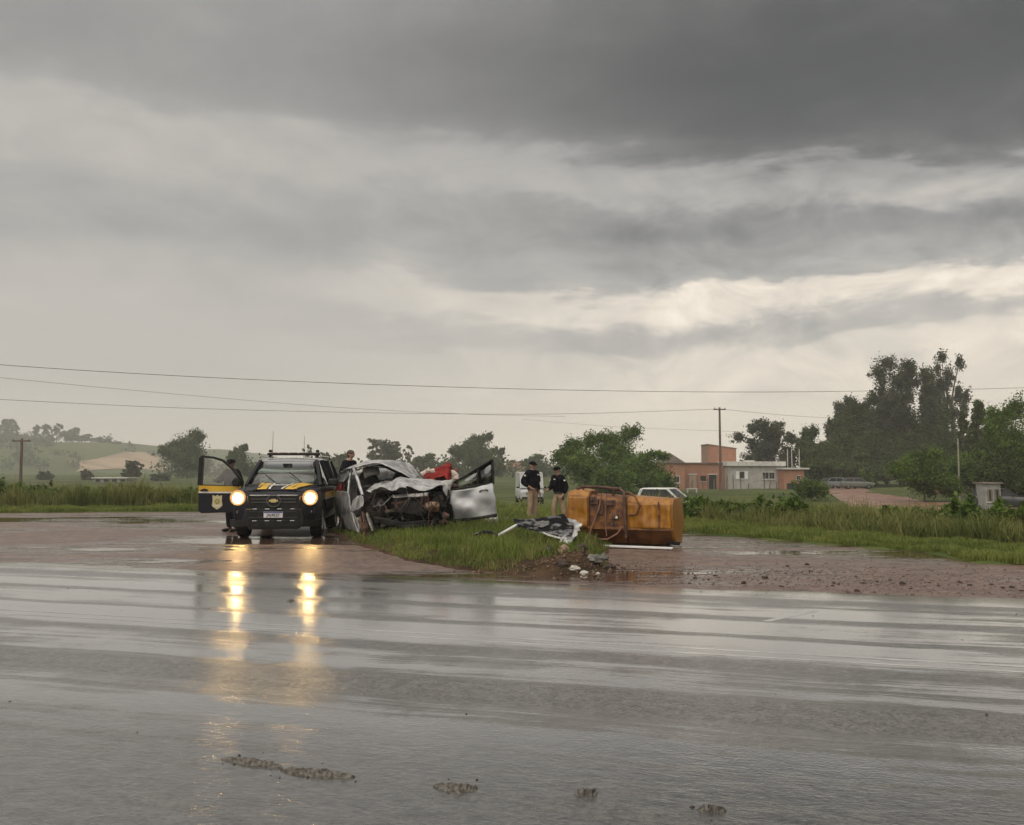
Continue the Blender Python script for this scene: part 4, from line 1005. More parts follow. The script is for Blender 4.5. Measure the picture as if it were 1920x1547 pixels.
# side shell (image-left flank), window frames and pillars
sheet('side_panel', [[(631, 920, 22.5), (640, 921, 21.6), (650, 922, 20.9), (655, 928, 20.4)],
                     [(628, 940, 22.5), (638, 944, 21.5), (650, 947, 20.8), (657, 950, 20.3)],
                     [(631, 962, 22.4), (642, 968, 21.4), (653, 972, 20.7), (664, 974, 20.1)],
                     [(640, 978, 22.2), (648, 990, 21.2), (660, 995, 20.5), (673, 999, 19.9)]], silver_c, WK, .012, 3.5, 8, 18, 14, .02)
sheet('quarter_panel', [[(634, 890, 22.6), (646, 884, 22.0), (655, 880, 21.4)], [(636, 900, 22.6), (645, 897, 22.0), (652, 894, 21.4)], [(633, 906, 22.6), (640, 904, 22.1), (645, 904, 21.7)]], silver_c, WK, .01, 5, 9, 8, 8, .02)
sheet('tail_lamp', [[(633, 905, 22.7), (641, 904, 22.2)], [(630, 921, 22.65), (639, 921, 22.15)]], red_lens, WK, .004, 5, 2, 6, 5, .04)
sheet('rear_side_window', [[(641, 903, 22.1), (656, 899, 21.2)], [(640, 921, 22.0), (651, 922, 21.2)]], glass_d, WK, 0, 5, 2, 3, 3, .004)
def rod(name, pts, r_, m_, parent=WK, n=7):
    return MB().tube([wp(*p) for p in pts], r_, n).obj(name, m_, parent)
rod('middle_pillar', [(660, 880, 21.2), (655, 903, 21.0), (653, 925, 20.8), (655, 950, 20.6)], .028, silver_c)
rod('front_pillar', [(662, 876, 20.4), (671, 900, 20.0), (677, 920, 19.8), (680, 929, 19.7)], .034, silver_c)
rod('front_pillar', [(772, 898, 20.3), (790, 905, 20.1), (806, 915, 19.9)], .035, silver_c)
rod('roof_rail_strip', [(774, 880, 21.0), (790, 896, 20.5), (800, 907, 20.2)], .012, chrome)
rod('roof_rail_strip', [(780, 880, 21.3), (797, 897, 20.7), (806, 908, 20.3)], .010, grey_metal)
# interior: seats, pale airbag sheet, far side shell, floor
sheet('airbag', [[(680, 878, 20.7), (696, 875, 20.7), (711, 876, 20.75)], [(682, 889, 20.6), (698, 888, 20.5), (712, 886, 20.6)], [(684, 897, 20.6), (698, 892, 20.55), (711, 890, 20.6)]], liner, WK, .015, 6, 4, 10, 10, .01)
for px_, Y_ in ((690, 21.4), (752, 21.8)):
    s0 = MB().blob(wp(px_, 915, Y_), (.26, .12, .42), px_, .1, 14, 9).obj('front_seat', dark_trim, WK)
    MB().blob(wp(px_, 884, Y_ + .05), (.14, .07, .11), px_ + 1, .08, 10, 7).obj('headrest', dark_trim, s0)
sheet('bulkhead', [[(676, 912, 20.2), (730, 905, 20.3), (800, 908, 20.5), (838, 912, 20.6)], [(676, 950, 20.2), (730, 950, 20.2), (800, 950, 20.4), (842, 950, 20.6)], [(676, 1000, 20.0), (730, 1000, 20.1), (800, 995, 20.2), (842, 992, 20.4)]], grime, WK, .03, 4, 5, 12, 16, .02)
sheet('far_side_panel', [[(842, 905, 20.6), (800, 902, 22.0), (770, 900, 23.2)], [(845, 940, 20.5), (806, 935, 22.0), (772, 930, 23.2)], [(845, 975, 20.4), (806, 965, 22.0), (774, 955, 23.2)]], silver_c, WK, .015, 3, 6, 10, 10, .02)
sheet('floor_pan', [[(660, 1000, 20.3), (760, 1000, 20.3), (842, 990, 20.4)], [(640, 985, 22.4), (710, 980, 22.9), (775, 972, 23.3)]], grime, WK, .01, 3, 6, 6, 8, .03)
sheet('tailgate', [[(634, 892, 22.7), (700, 878, 23.0), (764, 882, 23.3)], [(632, 925, 22.8), (700, 922, 23.1), (768, 920, 23.4)], [(640, 972, 22.7), (700, 968, 23.0), (770, 962, 23.3)]], silver_c, WK, .008, 3, 6, 8, 10, .02)
rod('steering_wheel', [(752 + 11 * math.cos(a), 905 + 9 * math.sin(a), 20.5 + .1 * math.sin(a)) for a in np.linspace(0, 6.28, 16)], .014, dark_trim)
# windscreen remnant and bonnet
sheet('windscreen_remnant', [[(704, 903, 20.1), (722, 897, 20.0), (748, 899, 19.9)], [(700, 912, 19.9), (722, 903, 19.8), (750, 905, 19.7)]], glass('shattered_glass', (.45, .52, .5), .25), WK, .03, 7, 4, 9, 12, .006)
bn_ = sheet('bonnet', [[(690, 919, 19.7), (706, 908, 19.9), (728, 904, 19.9), (752, 898, 20.0), (790, 899, 20.1), (832, 902, 20.3)],
                       [(688, 921, 19.3), (706, 913, 19.4), (728, 908, 19.4), (750, 896, 19.5), (792, 903, 19.6), (834, 905, 19.8)],
                       [(692, 923, 19.0), (710, 918, 19.0), (734, 916, 18.9), (752, 902, 19.0), (796, 911, 19.0), (832, 908, 19.3)],
                       [(694, 921, 18.9), (714, 914, 18.8), (738, 919, 18.65), (756, 912, 18.6), (792, 919, 18.7), (830, 909, 19.0)]], silver_c, WK, .036, 3.6, 12, 30, 46, .008, 24)
sheet('bonnet_fold', [[(738, 917, 18.65), (748, 906, 18.7), (757, 909, 18.6)], [(742, 921, 18.5), (752, 913, 18.5), (764, 917, 18.5)]], silver_c, bn_, .02, 8, 3, 8, 8, .006)
# crushed front
fnd = sheet('front_wing', [[(662, 938, 20.2), (672, 930, 19.8), (681, 930, 19.5)], [(658, 952, 20.1), (670, 946, 19.7), (682, 944, 19.4)], [(659, 961, 20.0), (668, 957, 19.7), (679, 950, 19.4)]], silver_c, WK, .02, 6, 7, 10, 10, .008)
sheet('sill', [[(658, 962, 20.4), (664, 962, 20.1)], [(662, 985, 20.3), (673, 984, 19.9)], [(668, 999, 20.1), (674, 999, 19.9)]], silver_c, WK, .01, 6, 3, 8, 5, .01)
sheet('front_wing', [[(826, 902, 19.6), (838, 901, 19.9), (848, 899, 20.3)], [(830, 914, 19.3), (838, 914, 19.6), (846, 912, 20.0)], [(832, 922, 19.2), (836, 930, 19.4), (842, 922, 19.7)]], mat('torn_pale_plastic', (.45, .46, .45), (.62, .62, .6), rough=.5, scale=9), WK, .03, 8, 9, 10, 9, .008, 20)
red_m0 = mat('red_wire', (.07, .012, .01), rough=.5)
eb = MB(); rd = random.Random(3)
eb.blob(wp(770, 955, 19.5), (.62, .32, .34), 3, .22, 16, 11, 2.4)
eb.blob(wp(722, 955, 19.6), (.42, .30, .36), 5, .25, 14, 10, 2.6)
eb.blob(wp(815, 935, 19.6), (.30, .28, .30), 6, .25, 12, 9, 2.6)
en = eb.obj('engine', grime, WK, smooth=30)
for k in range(38):
    px_ = rd.uniform(698, 838); py_ = rd.uniform(925, 986); Y_ = rd.uniform(18.85, 19.35)
    M_ = Matrix.Rotation(rd.uniform(0, 3), 4, (rd.random(), rd.random(), rd.random() + .1))
    d_ = (rd.uniform(.05, .24), rd.uniform(.04, .12), rd.uniform(.03, .14))
    MB().box(wp(px_, py_, Y_), d_, M=M_).obj('engine_fragment', rd.choice([grime, grime, black_plastic, grime, rust, grey_metal]), en, bevel=.01)
for k in range(14):
    p0 = (rd.uniform(700, 830), rd.uniform(925, 975)); q0 = (p0[0] + rd.uniform(-45, 45), p0[1] + rd.uniform(-10, 28))
    Y_ = rd.uniform(18.6, 18.95)
    rod('torn_hose', [(p0[0], p0[1], Y_), ((p0[0] + q0[0]) / 2, max(p0[1], q0[1]) + rd.uniform(-6, 14), Y_ - .1), (q0[0], q0[1], Y_)], rd.uniform(.008, .018), rd.choice([grime, black_plastic, rust, grey_metal, black_plastic]), en, 6)
for k in range(16):
    p0 = (rd.uniform(700, 835), rd.uniform(918, 945)); L0 = rd.uniform(18, 48)
    rod('loose_wire', [(p0[0], p0[1], 18.62), (p0[0] + rd.uniform(-8, 8), p0[1] + L0 * .5, 18.5), (p0[0] + rd.uniform(-14, 14), p0[1] + L0, 18.55)], .006, rd.choice([black_plastic, rust, grey_metal, red_m0, black_plastic]), en, 5)
sheet('radiator_support', [[(736, 928, 18.75), (770, 926, 18.7), (803, 924, 18.75)], [(736, 934, 18.7), (770, 933, 18.65), (803, 931, 18.7)]], grey_metal, WK, .015, 7, 3, 5, 14, .03)
sheet('radiator', [[(738, 936, 18.85), (775, 935, 18.8), (800, 934, 18.85)], [(742, 962, 18.8), (775, 964, 18.75), (798, 960, 18.8)]], grime, WK, .03, 6, 4, 10, 14, .03)
hl = sheet('headlight', [[(796, 943, 18.75), (810, 941, 18.7), (823, 942, 18.8)], [(795, 951, 18.7), (810, 951, 18.62), (824, 950, 18.75)], [(799, 957, 18.75), (810, 959, 18.7), (821, 960, 18.8)]], mat('amber_lamp', (.09, .045, .026), (.30, .18, .11), rough=.3, scale=14), WK, .012, 9, 2, 9, 9, .02)
sheet('bumper_remnant', [[(700, 968, 18.9), (760, 978, 18.7), (822, 972, 18.8)], [(704, 982, 18.9), (760, 990, 18.7), (820, 984, 18.8)]], black_plastic, WK, .03, 5, 7, 6, 16, .02)
for k, pts in enumerate([[(680, 960, 19.5), (686, 985, 19.4), (683, 1003, 19.3)], [(688, 962, 19.4), (694, 978, 19.3), (700, 996, 19.2)], [(676, 968, 19.7), (678, 990, 19.6), (690, 1004, 19.3)]]):
    rod('suspension_arm', pts, [.03, .05, .035], rust if k != 1 else grey_metal)
MB().blob(wp(684, 990, 19.4), (.10, .12, .13), 4, .3, 10, 8, 3).obj('torn_hub', rust, WK, smooth=25)
def wreck_wheel(px, py, Y, r, rz, tilt, out):
    t_ = wheel(WK, 0, 0, r, .2, out); t_.location = wp(px, py, Y); t_.rotation_euler = (0, tilt, rz)
wreck_wheel(646, 982, 21.5, .30, R(20), R(6), -1)
wreck_wheel(838, 957, 20.1, .31, R(38), R(-10), 1)
wreck_wheel(772, 950, 23.0, .30, R(20), 0, 1)
# open front door with dented skin
dsk = sheet('open_door', [[(846, 921, 19.95), (872, 917, 19.8), (898, 913, 19.7), (925, 907, 19.6)],
                          [(845, 938, 19.85), (872, 934, 19.85), (898, 930, 19.65), (927, 926, 19.55)],
                          [(845, 955, 19.9), (870, 953, 19.7), (900, 951, 19.7), (929, 948, 19.55)],
                          [(849, 976, 19.9), (874, 973, 19.8), (902, 970, 19.7), (931, 967, 19.6)]], mat('dented_silver', (0.40, 0.41, 0.42), (0.60, 0.60, 0.60), rough=.48, metal=.3, coat=.15, scale=2.5, r2=.56), WK, .03, 2.6, 21, 22, 26, .04, 40)
sheet('door_sill_trim', [[(849, 973, 19.88), (890, 969, 19.74), (931, 963, 19.58)], [(849, 979, 19.9), (890, 974, 19.76), (932, 969, 19.6)]], dark_trim, dsk, .004, 3, 2, 4, 14, .05)
rod('door_window_frame', [(850, 905, 19.95), (872, 893, 19.85), (898, 877, 19.75), (923, 862, 19.65)], .022, black_plastic, dsk)
rod('door_window_frame', [(923, 862, 19.65), (925, 885, 19.6), (925, 908, 19.58)], .024, black_plastic, dsk)
rod('door_window_frame', [(846, 919, 19.95), (880, 913, 19.8), (925, 906, 19.6)], .024, black_plastic, dsk)
rod('window_divider', [(896, 879, 19.76), (896, 910, 19.7)], .010, black_plastic, dsk)
sheet('door_window', [[(897, 879, 19.75), (923, 864, 19.65)], [(897, 910, 19.72), (924, 906, 19.6)]], glass_d, dsk, .0, 3, 2, 3, 3, .004)
sheet('door_window', [[(852, 905, 19.95), (895, 880, 19.76)], [(850, 917, 19.95), (895, 911, 19.72)]], glass('door_glass', (.72, .75, .72), .06), dsk, .0, 3, 2, 3, 3, .004)
rod('door_handle', [(899, 922, 19.62), (903, 919, 19.56), (911, 918, 19.54), (915, 920, 19.58)], .018, grey_metal, dsk)

# red cloth bundle behind the wreck's bonnet
red_m = mat('red_cloth', (0.13, 0.010, 0.009), (0.25, 0.022, 0.018), rough=.8, scale=5, bump=.5, spec=.2)
RC = thing('red_cloth_heap', 'crumpled red cloth heaped beside the wreck above its bonnet', 'cloth', at(822, 900, 20.9), 0)
ri = Matrix.Translation(-at(822, 900, 20.9))
rows = patch([[ri @ at(*p) for p in r] for r in [[(792, 893, 20.9), (806, 884, 21.0), (816, 878, 21.2), (832, 871, 21.3), (842, 868, 21.2), (846, 876, 21.2)],
    [(795, 899, 20.7), (810, 893, 20.8), (822, 887, 20.9), (834, 880, 21.0), (841, 882, 20.9), (845, 890, 21.0)],
    [(800, 904, 20.6), (814, 900, 20.7), (828, 896, 20.7), (833, 893, 20.7), (838, 898, 20.6), (842, 908, 20.7)]]], 22, 30, .05, 5, 6)
MB().grid(rows).obj('cloth_fold', red_m, RC, smooth=40, solid=.01)
rows = patch([[ri @ at(*p) for p in r] for r in [[(798, 884, 21.2), (822, 880, 21.3), (856, 877, 21.3)], [(800, 889, 21.1), (824, 884, 21.2), (858, 881, 21.2)], [(806, 896, 21.0), (826, 890, 21.1), (852, 888, 21.1)]]], 10, 16, .04, 5, 9)
MB().grid(rows).obj('cloth_fold', mat('dark_red_cloth', (.10, .02, .018), (.17, .04, .03), rough=.7, scale=5), RC, smooth=40, solid=.01)
pale = mat('pale_bundle', (.48, .40, .34), (.62, .54, .47), rough=.8, scale=6)
for k, (px_, py_, r_) in enumerate([(797, 889, .10), (803, 884, .09), (811, 884, .07), (849, 889, .10), (854, 896, .10), (846, 903, .09)]):
    MB().blob(ri @ at(px_, py_, 21.0), (r_, r_ * .8, r_ * .9), k, .3, 10, 7, 2).obj('pale_bundle', pale, RC)
MB().blob(ri @ at(825, 908, 21.3), (.42, .3, .30), 5, .3, 14, 9).obj('bundle_base', mat('dark_red_cloth', (.10, .02, .018)), RC)
for s0 in (-.2, .22):
    MB().tube([(s0, .3, -.1), (s0 * 1.3, .35, -.9)], .03, 6).obj('support_leg', grey_metal, RC)

# ------------------------------------------------------------------ overturned orange tank
TO = at(1160, 1024, 17.9); TO.z = 0.0
TK = thing('orange_tank', 'overturned rusty orange metal tank lying on its side by the island', 'tank', TO, R(-24))
TK.scale = (.86, .95, .93)
tank_m = bpy.data.materials.new('weathered_orange'); tank_m.use_nodes = True; nt = tank_m.node_tree; b = nt.nodes['Principled BSDF']
tcn = nt.nodes.new('ShaderNodeTexCoord'); O = tcn.outputs['Object']; mp = nt.nodes.new('ShaderNodeMapping'); mp.inputs['Scale'].default_value = (5, 5, .7); nt.links.new(O, mp.inputs[0])
st_ = nz(nt, mp.outputs[0], 2.0, 6, .65).smooth(.36, .68); sp_ = nz(nt, O, 3.2, 7, .65).smooth(.58, .70)
col = mixc(nt, st_, (0.24, 0.094, 0.007), (0.40, 0.172, 0.012)); col = mixc(nt, sp_ * .8, col, (0.11, 0.045, 0.014))
nt.links.new(col, b.inputs['Base Color']); nt.links.new((st_ * .2 + sp_ * .3 + .3).s, b.inputs['Roughness'])
bn2 = nt.nodes.new('ShaderNodeBump'); bn2.inputs['Strength'].default_value = .25; nt.links.new(nz(nt, O, 6, 5).s, bn2.inputs['Height']); nt.links.new(bn2.outputs[0], b.inputs['Normal'])
rust_o = mat('rusty_orange', (0.09, 0.035, 0.015), (0.24, 0.10, 0.025), rough=.65, scale=7, bump=.5)
def tsec(x, yf, top, rk=1.0):
    # side-lying section: flat front face, lower chamfer turned under
    P_ = [(.28, .05), (.0, .37), (-.02, .62), (.0, top - .10), (.10, top), (.62 * rk, top + .02), (.88 * rk, top - .22), (.92 * rk, .45), (.70 * rk, .05)]
    return [(x, y + yf, z) for y, z in P_]
MB().loft([tsec(-1.30, .10, 1.10, .8), tsec(-1.22, .02, 1.16), tsec(-.95, 0, 1.17), tsec(-.72, 0, 1.13)]).obj('tank_end_section', tank_m, TK, smooth=35, bevel=.02)
MB().loft([tsec(-.72, .05, 1.07), tsec(.18, .05, 1.02)]).obj('tank_middle', rust_o, TK, smooth=35, bevel=.01)
MB().loft([tsec(.18, 0, 1.04), tsec(.7, 0, 1.01), tsec(1.22, 0, .98), tsec(1.27, .02, .95)]).obj('tank_shell', tank_m, TK, smooth=35, bevel=.015)
for nm_, xa, xb, tp_ in (('front_skin', -1.20, -.75, 1.03), ('front_skin', .21, 1.22, .90)):
    rows_ = []
    for z_ in np.linspace(.385, tp_, 16):
        rows_.append([Vector((x_, -.028 + .03 * noise.noise(Vector((x_ * 2.2, z_ * 2.5, 4))) + .014 * noise.noise(Vector((x_ * 6, z_ * 6, 9))), z_)) for x_ in np.linspace(xa, xb, 30)])
    MB().grid(rows_).obj(nm_, tank_m, TK, smooth=40, solid=.01)
for x_ in (.95,):
    st0 = MB().box((x_, -.052, .66), (.035, .012, .56)).obj('strap', rust_o, TK, bevel=.003)
    for z_ in (.42, .66, .9): MB().lathe([(0, -.02), (.014, -.02), (.016, 0), (0, 0)], (x_, -.056, z_), 'Y', 8).obj('bolt', rust, st0)
low_m = mat('chamfer_shade_brown', (0.10, 0.036, 0.014), (0.20, 0.078, 0.02), rough=.55, scale=4)  # shade of the downward-facing chamfer put into a brown colour
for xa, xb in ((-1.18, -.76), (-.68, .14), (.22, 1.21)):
    MB().add([(xa, -.006, .36), (xb, -.006, .36), (xb, .275, .042), (xa, .275, .042)], [(0, 1, 2, 3)]).obj('chamfer_shade_panel', low_m, TK, smooth=0, solid=.008)
for x_ in (-.72, .18, 1.25):
    sct = tsec(x_, -.012, 1.13 if x_ < -.5 else 1.04 if x_ < .5 else .985)
    MB().loft([[(x_ - .018, y, z + .012) for _, y, z in sct], [(x_ + .018, y, z + .012) for _, y, z in sct]]).obj('tank_rib', rust_o if x_ < 1 else tank_m, TK, bevel=.006)
MB().prism([(.0, .36), (-.03, .345), (-.03, .39), (.0, .40)], 'X', -.72, 1.26).obj('tank_seam', rust_o, TK)
MB().tube([(.20, -.06, .18), (.19, -.08, .6), (.17, -.07, 1.0), (.13, .0, 1.13), (-.02, .15, 1.20), (-.22, .3, 1.16), (-.3, .5, 1.05)], .034, 10).obj('frame_tube', rust, TK)
MB().tube([(.10, .05, 1.08), (.24, -.04, 1.13), (.42, -.07, 1.05), (.52, -.06, .85), (.44, -.05, .68), (.26, -.05, .66)], .024, 10).obj('frame_tube', rust_o, TK)
MB().tube([(-.40, -.01, 1.10), (-.44, -.05, .8), (-.60, -.07, .42), (-.66, -.10, .24), (-.50, -.14, .14), (-.22, -.14, .14), (.0, -.10, .26), (.12, -.06, .42)], .020, 8).obj('hose', mat('pinkish_hose', (.16, .07, .045), (.24, .12, .08), rough=.6), TK)
MB().tube([(-.28, -.01, 1.09), (-.30, -.04, .6), (-.27, -.05, .2)], .014, 8).obj('hose', mat('pinkish_hose', (.26, .12, .08)), TK)
MB().tube([(-1.1, .25, 1.19), (-.9, .2, 1.24), (-.5, .2, 1.23), (-.1, .25, 1.2)], .03, 8).obj('top_rail', rust, TK)
for x_, z_ in ((-.95, 1.2), (-.62, 1.19), (-.2, 1.17)): MB().tube([(x_, .22, 1.0), (x_ + .02, .21, z_ + .03)], .022, 6).obj('rail_post', rust, TK)
MB().lathe([(0, -.07), (.06, -.07), (.075, -.05), (.075, .0), (0, 0)], (-.08, .04, .62), 'Y', 16).obj('filler_cap', rust, TK)
MB().lathe([(0, -.09), (.028, -.09), (.03, -.06), (0, -.06)], (-.03, .04, .60), 'Y', 10).obj('valve', offwhite, TK)
for k, (x_, z_, d_) in enumerate([(-.58, .92, (.2, .1, .12)), (-.45, .75, (.14, .08, .2)), (-.2, .9, (.22, .08, .12)), (-.62, .98, (.14, .14, .1)), (-.15, .48, (.1, .06, .18))]):
    MB().box((x_, .03, z_), d_, rz=.2 * k).obj('bracket', rust, TK, bevel=.012)
MB().tube([(1.05, .25, .08), (1.36, .18, .075)], .035, 10).obj('outlet_pipe', black_plastic, TK)
MB().box((.0, .5, .04), (2.1, .3, .06)).obj('chassis_rail', rust, TK)
pl = MB().box((0, 0, .028), (1.5, .11, .04)).obj('white_plank', white_paint, None, bevel=.008)
pl.location = at(1188, 1026, 17.25); pl.location.z = .01; pl.rotation_euler.z = TK.rotation_euler.z
tag(pl, 'white plank lying on the ground beneath the orange tank', 'plank')

# ------------------------------------------------------------------ torn-off body panel and loose wreckage on the island
DB = thing('torn_panel', 'mangled black torn-off car front with silver edges on the grass', 'wreckage', (0.35, 16.6, .24), 0)
di = Matrix.Translation((-.35, -16.6, -.2))
def dsheet(name, ctrl, m_, amp, freq, seed, nu, nv, th=.008, sm=26):
    return MB().grid(patch([[di @ at(*p) for p in r] for r in ctrl], nu, nv, amp, freq, seed)).obj(name, m_, DB, smooth=sm, solid=th)
wetblack = mat('wet_black_panel', (0.006, 0.006, 0.007), (0.15, 0.15, 0.155), rough=.7, scale=4.5, spec=.08, contrast=(.5, .6))
dsheet('inner_panel', [[(963, 976, 17.4), (990, 977, 17.4), (1016, 976, 17.4), (1048, 969, 17.3), (1072, 979, 17.1)],
                       [(966, 984, 17.0), (992, 985, 17.0), (1018, 986, 16.9), (1046, 984, 16.8), (1076, 990, 16.6)],
                       [(972, 992, 16.7), (996, 997, 16.6), (1020, 1002, 16.5), (1046, 1008, 16.3), (1072, 1006, 16.2)]], wetblack, .035, 5, 4, 20, 30)
dsheet('torn_edge', [[(1066, 976, 17.1), (1078, 980, 17.0), (1089, 985, 16.9)], [(1068, 992, 16.7), (1078, 996, 16.6), (1090, 994, 16.6)], [(1058, 1008, 16.3), (1070, 1012, 16.2), (1078, 1010, 16.2)], [(1046, 1018, 16.1), (1058, 1022, 16.0), (1068, 1026, 16.0)]], silver_c, .05, 8, 7, 20, 14, .008, 20)
dsheet('torn_edge', [[(970, 988, 16.85), (1000, 995, 16.7), (1030, 1006, 16.4), (1050, 1012, 16.25)], [(970, 990, 16.8), (1000, 998, 16.65), (1030, 1009, 16.35), (1050, 1016, 16.2)]], silver_c, .015, 6, 9, 5, 26)
dsheet('torn_edge', [[(1036, 993, 16.7), (1054, 994, 16.7), (1070, 999, 16.6)], [(1036, 996, 16.65), (1052, 1000, 16.6), (1068, 1004, 16.5)]], mat('torn_pale_plastic', (.45, .46, .45)), .02, 7, 3, 6, 12)
dsheet('crumpled_lining', [[(1000, 980, 17.2), (1016, 982, 17.0), (1030, 980, 17.0)], [(1004, 990, 16.8), (1018, 993, 16.7), (1030, 990, 16.7)]], grey_metal, .03, 8, 5, 9, 10)
def loose(name, pts, r_, m_, lab, cat):
    base = Vector(pts[0]); o = MB().tube([Vector(p) - base for p in pts], r_, 8).obj(name, m_, None); o.location = base; return tag(o, lab, cat)
loose('white_bar', [at(936, 1003, 16.3), at(952, 994, 16.6), at(968, 985, 16.9)], .028, white_paint, 'thin white bar propped against the torn black panel', 'bar')
loose('white_bar', [at(925, 997, 17.2), at(932, 1003, 16.9), at(945, 1006, 16.7)], .012, grey_metal, 'bent dark rod in the grass left of the torn panel', 'rod')
blk = MB().grid(patch([[Vector((-.17, 0, 0)), Vector((0, -.03, 0)), Vector((.15, 0, .0))], [Vector((-.16, .04, .12)), Vector((0, .02, .15)), Vector((.14, .05, .14))], [Vector((-.13, .13, .18)), Vector((0, .12, .20)), Vector((.13, .13, .17))]], 10, 12, .02, 6, 3)).obj('bumper_scrap', white_paint, None, smooth=35, solid=.02)
blk.location = at(922, 985, 21.2); blk.location.z = .25; tag(blk, 'white crumpled bumper scrap on the grass below the open door', 'wreckage')
blk = MB().grid(patch([[Vector((-.25, 0, 0)), Vector((0, -.03, .05)), Vector((.2, 0, .0))], [Vector((-.2, .14, .04)), Vector((0, .12, .09)), Vector((.2, .13, .02))]], 8, 12, .02, 6, 8)).obj('plastic_scrap', wetblack, None, smooth=35, solid=.01)
blk.location = at(912, 1006, 16.5); blk.location.z = .3; tag(blk, 'flat dark plastic scrap in the island grass', 'wreckage')

# ------------------------------------------------------------------ vehicles further off
def far_car(name, label, loc, rz, kind, paint_, group=None, scale=1.0):
    root = thing(name, label, 'truck' if kind == 'pickup' else 'van' if kind == 'van' else 'car', loc, rz, group)
    root.scale = (scale,) * 3
    if kind == 'van':
        L_, hw, belt, top, cab = 5.2, .98, 1.25, 2.55, (.55, 5.1, 1.25, 5.1)
        secs = [(0, .80, .40, .95, 1.0), (.2, .93, .32, 1.05, 1.1), (.9, hw, .3, 1.2, 1.25), (5.0, hw, .3, 1.25, 1.25), (5.2, .95, .35, 1.25, 1.25)]
    elif kind == 'pickup':
        L_, hw, belt, top, cab = 5.2, .92, 1.12, 1.76, (1.35, 3.55, 2.05, 3.35)
        secs = [(0, .68, .45, .88, .92), (.12, .84, .36, .98, 1.02), (.5, .91, .32, 1.04, 1.08), (1.4, hw, .32, 1.1, 1.14), (3.5, hw, .32, 1.12, 1.12), (5.1, hw, .36, 1.12, 1.12), (5.2, .9, .4, 1.1, 1.1)]
    else:
        L_, hw, belt, top, cab = 4.1, .83, .95, 1.46, (1.05, 3.9, 1.75, 3.45)
        secs = [(0, .62, .35, .70, .74), (.12, .76, .28, .80, .84), (.5, .82, .25, .86, .9), (1.2, hw, .25, .93, .96), (3.6, hw, .25, .96, .97), (4.0, .8, .3, .93, .95), (4.1, .74, .4, .85, .87)]
    bd_ = MB().loft([car_section(*s_) for s_ in secs]).obj('body', paint_, root)
    c0, c1, r0, r1 = cab; ti = .78 if kind != 'van' else .94
    q_ = lambda y, w, z: [(-w, y, z), (w, y, z)]
    def ring(y0, y1, w, z): return [(-w, y0, z), (w, y0, z), (w, y1, z), (-w, y1, z)]
    MB().loft([ring(r0 - .03, r1 + .03, hw * ti, top - .07), ring(r0, r1, hw * ti * .97, top - .02), ring(r0 + .12, r1 - .1, hw * ti * .85, top)]).obj('roof', paint_, root, bevel=.02)
    for s_ in (-1, 1):
        MB().beam((s_ * hw * .93, c0, belt), (s_ * hw * ti * .97, r0, top - .05), .07, .07).obj('front_pillar', paint_, root)
        MB().beam((s_ * hw * .93, c1, belt), (s_ * hw * ti * .97, r1, top - .05), .10, .10).obj('rear_pillar', paint_, root)
        ym = (c0 + c1) / 2 + .1
        MB().beam((s_ * hw * .94, ym, belt), (s_ * hw * ti * .98, ym, top - .05), .05, .07).obj('middle_pillar', paint_ if kind != 'pickup' else black_plastic, root)
        if kind == 'van': MB().grid([[(s_ * hw * .95, 1.9, belt), (s_ * hw * .95, c1, belt)], [(s_ * hw * ti * .99, 1.9, top - .06), (s_ * hw * ti * .99, r1, top - .06)]]).obj('side_panel', paint_, root, smooth=0, solid=.02)
        MB().grid([[(s_ * hw * .93, c0 + .1, belt), (s_ * hw * .93, c1 if kind != 'van' else 1.9, belt)], [(s_ * hw * ti * .965, r0, top - .06), (s_ * hw * ti * .965, r1 if kind != 'van' else 1.9, top - .06)]]).obj('side_window', black_glass, root, smooth=0, solid=.004)
        MB().prism([(s_ * hw * .55, belt * .66), (s_ * hw * .92, belt * .66), (s_ * hw * .95, belt * .80), (s_ * hw * .60, belt * .80)], 'Y', .03, .14).obj('headlight', mat('clear_lamp', (.5, .5, .48), rough=.15), root)
        MB().box((s_ * (hw + .12), c0 + .25, belt + .06), (.2, .1, .14)).obj('wing_mirror', black_plastic, root, bevel=.03)
    MB().grid([[(-hw * .88, c0, belt), (hw * .88, c0, belt)], [(-hw * ti * .92, r0, top - .06), (hw * ti * .92, r0, top - .06)]]).obj('windscreen', black_glass if kind != 'van' else glass('grey_glass', (.3, .33, .33), .1), root, smooth=0, solid=.004)
    MB().grid([[(-hw * .88, c1, belt), (hw * .88, c1, belt)], [(-hw * ti * .92, r1, top - .06), (hw * ti * .92, r1, top - .06)]]).obj('rear_window', black_glass, root, smooth=0, solid=.004)
    MB().box((0, .02, belt * .66), (hw * 1.0, .06, .16)).obj('grille', black_plastic, root, bevel=.02)
    MB().box((0, .02, belt * .40), (hw * 1.7, .12, .16)).obj('bumper', black_plastic, root, bevel=.04)
    if kind == 'pickup': MB().box((0, 4.35, 1.13), (1.5, 1.5, .03)).obj('load_bed', dark_trim, root)
    for s_ in (-1, 1):
        for y_ in (L_ * .18, L_ * .80): wheel(root, s_ * (hw - .12), y_, .36 if kind != 'car' else .31, .24, s_)
    return root
def gp(px, Y): x = (px - 960) / FPX * Y; return Vector((x, Y, tz(x, Y)))
def sit(p, dz=0.0): return (p.x, p.y, p.z + dz)
p = gp(1336, 43.4)
roof_t = at(1225, 914, 45.2).z
far_car('pickup_truck', 'white pickup truck half hidden behind the orange tank', (p.x, p.y, roof_t - 1.76), R(62), 'pickup', white_paint)
p = gp(998, 52)
